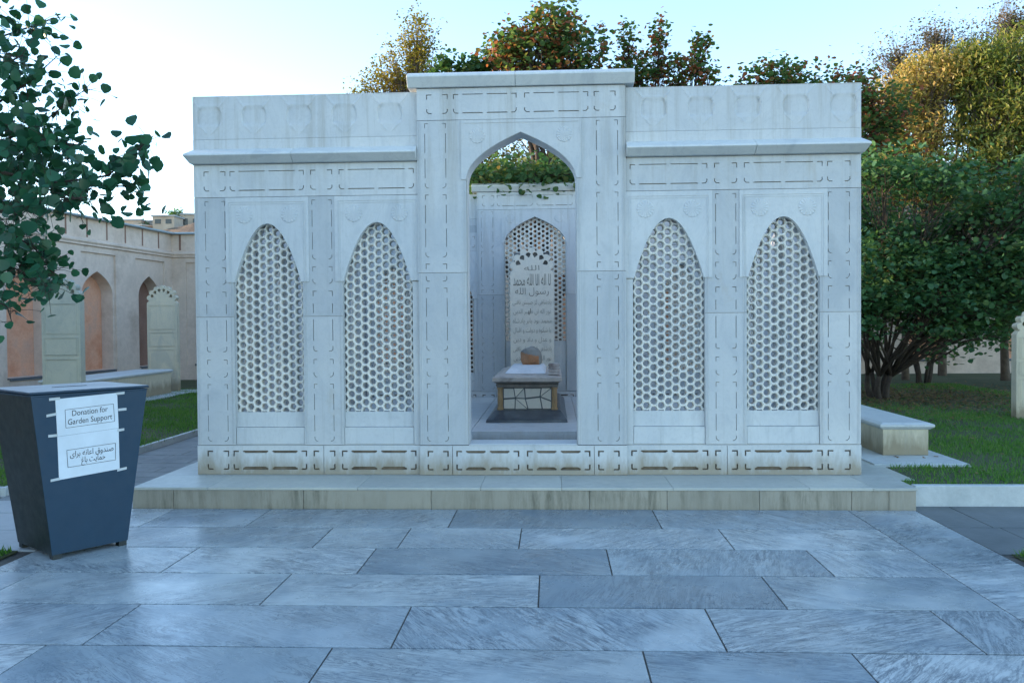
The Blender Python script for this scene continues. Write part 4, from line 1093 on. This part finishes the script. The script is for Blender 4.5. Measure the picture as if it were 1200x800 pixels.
tree('willowy_tree', (11.2, 13, 0), 'dense yellow green feathery tree at the upper right', [((10.5,13,7.5),(.7,.8,.8),4200),((11.6,13,7.6),(1.0,.9,1.),5200),((12.6,13,7.9),(.9,.9,1.),4200),((10.7,12.8,6.3),(.9,.9,.9),4600),((12.0,12.7,6.2),(1.3,1,.9),5200),((10.6,12.5,5.0),(1.3,1,.9),4600),((12.3,12.5,4.8),(1.5,1,.9),4200)],
     .085, 'long', M['leaf_bamboo'], M['barkpale'], tr=.09, twig=.14, per=12, droop=.5, updir=.1)
tree('sparse_tree', (10.6, 15, 0), 'thin twiggy half bare tree reaching above the yellow green one', [((9.4,15,8.5),(.9,.6,.8),900),((10.4,15,9.0),(.9,.6,.8),1000),((11.3,15,8.6),(.9,.6,.9),1200),((12.4,15,9.3),(1.,.6,1.),1700),((10,15,7.7),(1.2,.7,.8),500),((13.6,15,9.2),(1.1,.6,1.1),600),((12,15,7.9),(1.4,.7,.8),600)],
     .075, 'small', M['leaf_sparse'], M['barkpale'], tr=.09, twig=.12, per=4, twigs=1.0, shell=.1)
tree('redbud_shrub', (12.5, 10.5, .1), 'dark shrub with reddish tips at the right edge of the picture', [((10.4,9.8,3.9),(.8,.7,.6),1300),((11.4,10,3.6),(1.,.8,.9),1400),((11.,9.6,2.7),(1.,.8,.8),1400),((12.6,10.5,3.3),(1.2,.9,1.2),1600)],
     .082, 'round', M['leaf_red'], M['bark'], tr=.13, stems=3, twig=.14, per=8)

# the near branch entering from the left
NT_ = empty('overhanging_tree', (-4.75, -3.3, 0), 0, 'nearby tree reaching in at upper left with large round dark leaves', 'tree')
def pw_(px, py, y=-3.5): s_ = (y+7.852)/4.352; return Vector((.2827+(-2.95+px/223-.0+.03)*s_ - (0 if True else 0), y, 1.6+(.02+(380-py)/226.)*s_))
def NP(px, py, y): return pw_(px, py, y)-Vector((-4.75, -3.3, 0))
wood = MB(); hub = Vector((0, 0, 1.9))
wood.tube([(0,0,-.05),(.03,.02,.7),(-.03,0,1.4),hub,(.05,0,2.6),(0,.1,3.4)], [.13,.11,.10,.09,.07,.05], 10)
paths = [([(-60,70),(-20,45),(30,30),(66,18)], -3.4, 60), ([(-60,130),(0,115),(40,90),(72,62)], -3.5, 60), ([(-60,180),(0,165),(60,135),(108,100)], -3.3, 95),
         ([(-60,225),(0,205),(70,212),(130,205),(185,160)], -3.5, 135), ([(60,214),(110,216),(150,218),(166,226)], -3.5, 34), ([(-60,250),(0,245),(50,235),(105,230)], -3.7, 90),
         ([(-60,250),(0,265),(40,290),(72,335)], -3.4, 90), ([(-60,290),(0,305),(35,325),(60,340)], -3.6, 60), ([(-60,150),(0,140),(50,160),(108,170)], -3.6, 110), ([(-60,200),(0,190),(40,180),(95,185)], -3.2, 105),
         ([(-60,340),(-20,345),(5,360),(10,378)], -3.5, 8), ([(-60,80),(-20,75),(10,70),(30,60)], -3.6, 45), ([(-90,120),(-60,220),(-40,300),(-30,380)], -3.1, 120), ([(-90,100),(-60,60),(-40,0),(-30,-60)], -3.8, 110), ([(-50,330),(-10,320),(20,300),(60,290)], -3.3, 60)]
pts = []; OFF = []
LIMBS = [[Vector((0,0,2.1)), Vector((.45,-.05,2.65)), Vector((.85,.0,3.0)), Vector((1.15,.05,3.25))], [Vector((0,0,1.75)), Vector((.5,.05,2.1)), Vector((.9,-.05,2.4)), Vector((1.25,0,2.5))], [Vector((0,0,1.3)), Vector((.45,.0,1.6)), Vector((.8,.06,1.85)), Vector((1.15,0,1.95))]]
for L_ in LIMBS: wood.tube(L_, [.055, .04, .028, .014], 8)
for pl, y, n in paths:
    q = [NP(px, py, y+.12*math.sin(i*2+px)) for i, (px, py) in enumerate(pl)]
    gi = 0 if q[0].z > 2.75 else 1 if q[0].z > 2.25 else 2          # three limbs carry all the twigs
    limb = LIMBS[gi]; k_ = min(3, 1+int(random.random()*3)); anchor = limb[k_]
    mid_ = anchor.lerp(q[0], .5)+Vector((random.uniform(-.08, .05), random.uniform(-.1, .1), random.uniform(-.04, .10)))
    full = [anchor, mid_]+q
    for e_ in range(70): OFF.append(anchor.lerp(q[0], random.random())+Vector((random.gauss(0, .14), random.gauss(0, .16), random.gauss(0, .13))))
    wood.tube(full, [.013, .010, .008]+[.006, .0045, .0022][:len(q)-1] if len(q) < 5 else [.013, .010, .008, .007, .006, .005, .0025], 6)
    seg = q; L = [(seg[i+1]-seg[i]).length for i in range(len(seg)-1)]; tot = sum(L)
    for k in range(int(n*1.7)):
        t = random.random()**.8*tot; i = 0
        while i < len(L)-1 and t > L[i]: t -= L[i]; i += 1
        c = seg[i].lerp(seg[i+1], min(1, t/L[i])); spread = .055+.05*(1-i/len(L))
        lp_ = c+Vector((random.gauss(0, spread), random.gauss(0, .09), random.gauss(-.02, spread*.9))); pts.append(lp_)
        if random.random() < .7: wood.tube([c, c.lerp(lp_, .6)+Vector((0, 0, .008)), lp_], [.0022, .0014, .0010], 3)
wood.build('trunk', M['bark'], NT_, smooth=True)
P = np.array([tuple(p) for p in pts])
OFF = np.array([tuple(p) for p in OFF if p.x < 1.62])
leaves('crown', P, .048, 'round', M['leaf_near'], NT_, droop=.9, updir=.0, var=.42)
leaves('crown', OFF, .054, 'round', M['leaf_near'], NT_, droop=.9, updir=.0, var=.42)
# the rest of its crown, out of the picture to the left
P2, _ = clump_points((-.6, 0, 3.6), (1.1, 1.2, 1.1), 1600, .16, 9, .3); leaves('crown', P2, .072, 'round', M['leaf_near'], NT_)

# ------------------------------------------------------------------ hillside and houses far behind
b = MB(); nx, ny = 240, 80
X = np.linspace(-260, 320, nx+1); Yv = np.linspace(103, 420, ny+1)
from mathutils import noise as mn
def hz(x, y):
    ridge = float(np.interp(x, [-260,-112,-95,-84,-79,-74,-68,-55,-20,60,320], [4,6,12,17,18.5,19.3,20.5,23,26,30,24]))
    f = min(1, max(0, (y-104)/46)); f = f*f*(3-2*f)
    return ridge*f*(1.0)+1.2*mn.noise(Vector((x*.05, y*.05, 0)))*f+1.6*mn.noise(Vector((x*.33, y*.33, 3)))*f+.6*mn.noise(Vector((x*1.1, y*1.1, 3)))*f-.1
b.add([(x, y, hz(x, y)) for y in Yv for x in X], [(j*(nx+1)+i, j*(nx+1)+i+1, (j+1)*(nx+1)+i+1, (j+1)*(nx+1)+i) for j in range(ny) for i in range(nx)])
tag(b.build('hillside', M['hill'], smooth=True), kind='structure')
HS = [(-83.0, 150, 4, 2.6, 'house2', 'small grey house lowest on the hillside, farthest left'), (-78.6, 149, 4, 4.2, 'house1', 'tall mud coloured house with square windows on the far hillside'),
      (-74.6, 150.5, 4, 3.4, 'house2', 'grey house in the middle of the far hillside, beside a dark tree'), (-68.6, 151, 4, 3.8, 'house1', 'mud coloured house high on the far hill by the enclosure edge'),
      (-76.0, 145.5, 4, 2.2, 'house1', 'low mud coloured house in the front row of the hillside'), (-71.0, 146, 4, 2.6, 'house1', 'low wide mud house in the front row, nearest the enclosure')]
for (x, y, w, hh, mt, lb) in HS:
    z = hz(x, y); Hn = empty('hill_house', (x, y, z), R(random.uniform(-15, 15)), lb, 'house', 'houses on the far hillside')
    b = MB(); b.box(-w/2, w/2, -2, 2, -3, hh*.8); b.build('wall', M[mt], Hn)
    b = MB(); b.box(-w/2-.2, w/2+.2, -2.2, 2.2, hh*.8+.01, hh*.8+.3); b.build('roof', M['house2'], Hn)
    for k in range(2):
        b = MB(); xx = -w/4+k*w/2; b.box(xx-.55, xx+.55, -2.04, -1.95, hh*.3, hh*.62); b.build('window', M['windark'], Hn)
for (x, y, r_) in ((-70.9, 149.5, 1.7), (-76.8, 148.2, 1.2), (-81.0, 149, .9)):
    z = hz(x, y)
    tree('hill_tree', (x, y, z), {-70.9: 'dark round tree on the far hillside beside the upper house', -76.8: 'small dark bush between the far hillside houses', -81.0: 'tiny bush at the low left of the far hillside'}[x],
         [((x, y, z+r_*1.3), (r_, r_, r_*1.1), 500)], .55, 'small', M['leaf_shrub'], M['bark'], group='trees on the far hillside', tr=.2, twig=.4, per=6)
